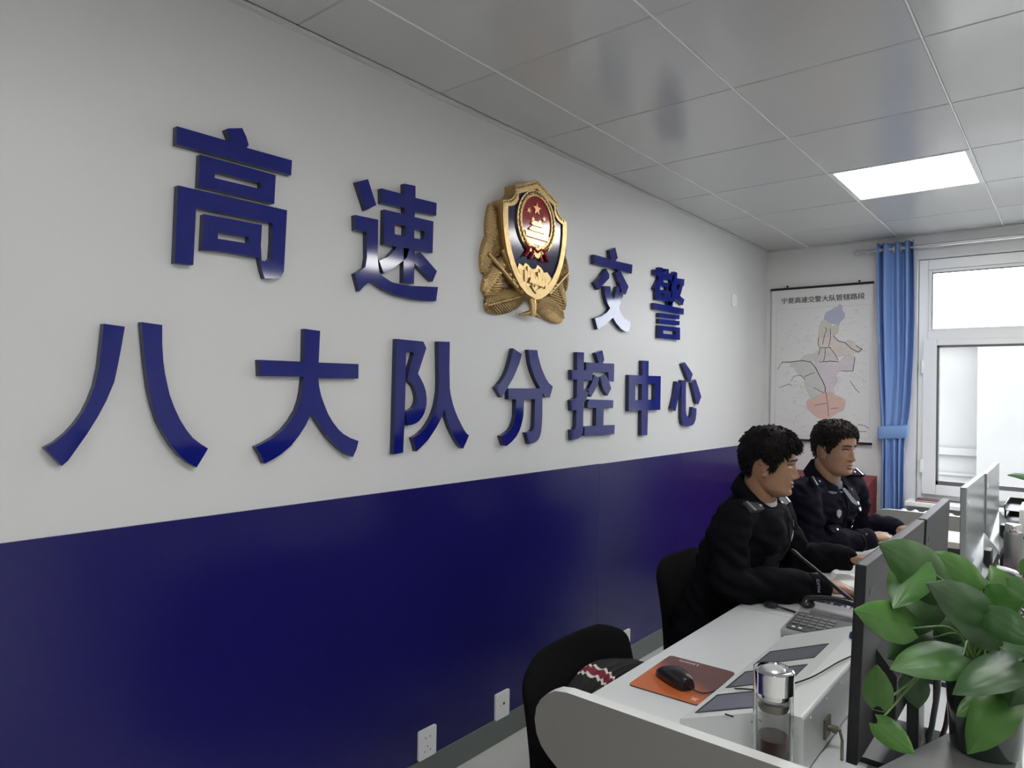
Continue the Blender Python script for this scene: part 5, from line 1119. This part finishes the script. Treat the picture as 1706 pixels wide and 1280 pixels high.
    # cuffs
    for a in S['arms']:
        w = Vector(a['wr']); d = (w-Vector(a['el'])).normalized(); c = MB()
        c.tube([w-d*.048, w-d*.044, w-d*.004, w], [.0470, .0492, .0478, .0455], 28); c.tube([w, w-d*.012], [.0452, .040], 28, caps=False)
        cu = c.build('cuff', M_j, o)
        if a.get('text'):
            y = Vector((0, 0, 1)); sd = a['text']
            zax = Vector(sd); zax = (zax-d*zax.dot(d)).normalized(); xax = d.cross(zax) if False else zax.cross(d)
            c = MB(); c.text('POLICE', .014, frame(w-d*.024+zax*.0492, xax*S.get('tflip', 1), zax.cross(xax*S.get('tflip', 1)), zax), 0, .0006); c.build('lettering', mat('pale_thread', (0.42, 0.42, 0.46), 0.7), cu)
    # collar
    c = MB(); rows = [[], [], [], []]; up_ = (nb1-nb0).normalized(); fwd = (Hm.to_3x3() @ Vector((1, 0, 0))); fwd = T.to_3x3() @ Vector((1, 0, 0)); fwd = (fwd-up_*fwd.dot(up_)).normalized(); lat = up_.cross(fwd)
    nc = nb0 + up_*.062
    gap = S['gap']
    for i in range(41):
        q = gap + (2*PI-2*gap)*i/40; f_ = math.cos(q); dirv = fwd*f_+lat*math.sin(q)
        hb = .050 - .012*max(0, f_); rb = .074+.010*max(0, f_)
        dn = -.012-.050*f_
        rows[0].append(nc + dirv*(rb+.004) + up_*(dn-.022)); rows[1].append(nc + dirv*(rb-.006) + up_*(dn+hb*.9)); rows[2].append(nc + dirv*(rb+.002) + up_*(dn+hb*.95)); rows[3].append(nc + dirv*(rb+.030+.016*max(0, f_)) + up_*(dn-.004-.030*max(0, f_)))
    c.sheet(rows); oc = c.build('collar', M_j, o); s_ = oc.modifiers.new('cloth', 'SOLIDIFY'); s_.thickness = .004; s_.offset = 0
    # shirt in the collar opening
    c = MB(); torso(c, T, .012, .90, 1.062, lean, 0, .20); c.tube([nb0+up_*.0, nb0+up_*.030, nb0+up_*(.010+S['shirt_h'])], [.074, .070, .0665], 32, caps=False); oc = c.build('shirt_collar', S['shirt'], o); s_ = oc.modifiers.new('cloth', 'SOLIDIFY'); s_.thickness = .003
    # shoulder straps
    for k, a in enumerate(S['arms']):
        s0 = Vector(a['sh']); base = nb0 + up_*.0 + (s0-nb0)*.42
        ax = (s0-base); ax.z = 0; ax.normalize(); mid = base+ax*.085 + (T.to_3x3() @ Vector((1, 0, 0)))*S.get('strapx', .03)
        h0 = bvh.ray_cast(Vector((mid.x-ax.x*.03, mid.y-ax.y*.03, 1.5)), Vector((0, 0, -1)))[0]; h1 = bvh.ray_cast(Vector((mid.x+ax.x*.03, mid.y+ax.y*.03, 1.5)), Vector((0, 0, -1)))[0]
        if h0 is None or h1 is None: continue
        ax = (h1-h0).normalized(); z = bvh.find_nearest((h0+h1)/2)[1]; z = z if z.z > 0 else Vector((0, 0, 1)); z = (z-ax*z.dot(ax)).normalized(); yv = z.cross(ax)
        F = frame((h0+h1)/2+z*.006, ax, yv, z)
        c = MB(); c.prism([[(-.060, -.016), (.055, -.023), (.055, .023), (-.060, .016), (-.068, 0)]], XY, -.010, .004, M=F); st = c.build('shoulder_strap', mat('slate_strap', (0.035, 0.037, 0.045), 0.6) if S['id'] == 1 else M_j, o, bev=.002)
        c = MB(); c.box(.030, .038, -.022, .022, .004, .0065, M=F); c.build('silver_bar', M_silver, st)
        c = MB(); c.lathe([(0, .004), (.006, .004), (.005, .008), (0, .009)], (0, 0, 0), 12, M=F @ Matrix.Translation((-.012 if S['id'] == 2 else -.05, 0, 0))); c.build('silver_stud', M_silver, st)
    # chest details, placed on the front of the jacket
    def front(y, z):
        h = bvh.ray_cast(T @ Vector((.9, y, z)), T.to_3x3() @ Vector((-1, 0, 0)))[0]
        return h if h is not None else T @ Vector((.3, y, z))
    def fframe(y, z, out):
        p = front(y, z); dy = (front(y+.025, z)-front(y-.025, z)).normalized(); dz = (front(y, z+.025)-front(y, z-.025)).normalized(); dz = (dz-dy*dz.dot(dy)).normalized(); n_ = dy.cross(dz).normalized()
        return frame(p+n_*out, dy, dz, n_)
    M_seam = mat('dark_zip', (0.004, 0.004, 0.005), 0.5)
    c = MB(); pts = [fframe(.0, z, .003).to_translation() for z in np.linspace(.70, 1.03, 16)]; c.tube(pts, .0035, 8); c.build('zip', M_seam, o)
    for sg in (-1, 1):
        F = fframe(sg*.095, .885, .002); c = MB()
        c.prism([[(-.052, .016), (.052, .016), (.052, -.018), (0, -.034), (-.052, -.018)]], XY, -.004, .006, M=F); pf = c.build('pocket_flap', M_j, o, bev=.002)
        if S['id'] == 2:
            c = MB(); c.lathe([(0, .006), (.0075, .006), (.0065, .010), (0, .0105)], (0, 0, 0), 14, M=F @ Matrix.Translation((0, -.014, 0))); c.build('button', M_silver, pf)
    if S['id'] == 2:
        F = fframe(-.10, .955, .003); c = MB(); c.prism([[(0, .020), (.016, .012), (.015, -.006), (0, -.020), (-.015, -.006), (-.016, .012)]], XY, 0, .005, M=F); c.build('breast_badge', M_silver, o, bev=.0015)
        F = fframe(.085, .985, .003); c = MB(); c.lathe([(0, 0), (.009, 0), (.008, .004), (0, .005)], (0, 0, 0), 16, M=F); c.prism([[(-.012, -.020), (.012, -.020), (.010, -.034), (-.004, -.038)]], XY, 0, .003, M=F); c.build('breast_number', M_silver, o)
        F = fframe(.0, 1.035, .0); c = MB(); c.prism([[(-.012, .03), (.012, .03), (.018, -.05), (0, -.07), (-.018, -.05)]], XY, -.004, .006, M=F); c.build('tie', mat('dark_tie', (0.02, 0.02, 0.03), 0.5), o)
    else:
        F = fframe(.075, .945, .006); c = MB(); c.text('POLICE', .034, F, 0, .0008); c.build('lettering', mat('pale_lettering', (0.55, 0.55, 0.56), 0.6), o)
        F = fframe(.085, .990, .005); c = MB(); c.text('警察', .026, F, 0, .0006); c.build('lettering', mat('grey_lettering', (0.20, 0.20, 0.21), 0.6), o)
    return o

M_j1 = mat('black_uniform', (0.0040, 0.0040, 0.0055), 0.85, spec=0.10, bump=(180, 0.15))
M_j2 = mat('navy_uniform', (0.0075, 0.0070, 0.0150), 0.85, spec=0.12, bump=(180, 0.15))
person('seated officer in black uniform with thick black hair, writing by the telephone', dict(
    id=1, hip=(.750, 2.69), heading=0.05, head=(.984, 2.685, 1.233), face=0.20, pitch=0.10, skin=(0.32, 0.178, 0.108), cloth=M_j1,
    arms=[dict(sh=(.925, 2.475, 1.025), el=(.945, 2.42, .812), wr=(1.180, 2.635, .803), dir=(.62, .78, -.06), up=(.1, -.25, 1), curl=(.35, .5, .35), spread=.04, ths=1, text=(.55, -.75, .35)),
          dict(sh=(.915, 2.900, 1.025), el=(.985, 3.045, .815), wr=(1.190, 3.045, .834), dir=(.92, .22, .0), up=(0, 0, 1), curl=(.3, .45, .3), spread=.05, ths=-1)],
    hairline=[(0, .060), (25, .056), (45, .050), (56, .032), (66, .004), (76, -.026), (84, -.030), (92, .008), (98, .016), (112, .012), (124, -.030), (140, -.068), (180, -.078)],
    htop=.021, hside=.013, fringe=1.6, hairmat=M_hair, gap=.45, shirt=mat('white_shirt', (0.42, 0.40, 0.41), 0.7), shirt_h=.052, strapx=.055))
person('seated officer in navy uniform with silver collar bars, typing nearer the window', dict(
    id=2, hip=(.765, 3.569), heading=-0.26, head=(1.007, 3.504, 1.246), face=-0.36, pitch=0.08, lean=0.05, skin=(0.37, 0.212, 0.135), cloth=M_j2,
    arms=[dict(sh=(.935, 3.300, 1.045), el=(.955, 3.330, .822), wr=(1.142, 3.530, .828), dir=(.60, .76, .10), up=(.2, -.2, 1), curl=(.25, .5, .3), spread=.05, ths=1, text=(.75, -.55, .35)),
          dict(sh=(1.035, 3.735, 1.045), el=(.995, 3.945, .825), wr=(1.205, 3.885, .840), dir=(.80, -.58, .0), up=(.0, -.1, 1), curl=(.6, .8, .5), spread=.03, ths=-1)],
    hairline=[(0, .066), (25, .062), (42, .052), (52, .030), (62, .012), (74, -.020), (82, -.026), (90, .006), (98, .018), (112, .010), (124, -.030), (140, -.060), (180, -.070)],
    htop=.016, hside=.007, fringe=0.9, hairmat=mat('brown_black_hair', (0.013, 0.009, 0.007), 0.5, spec=0.2), gap=.45, shirt=mat('grey_blue_shirt', (0.16, 0.175, 0.20), 0.7), shirt_h=.050, strapx=.035))
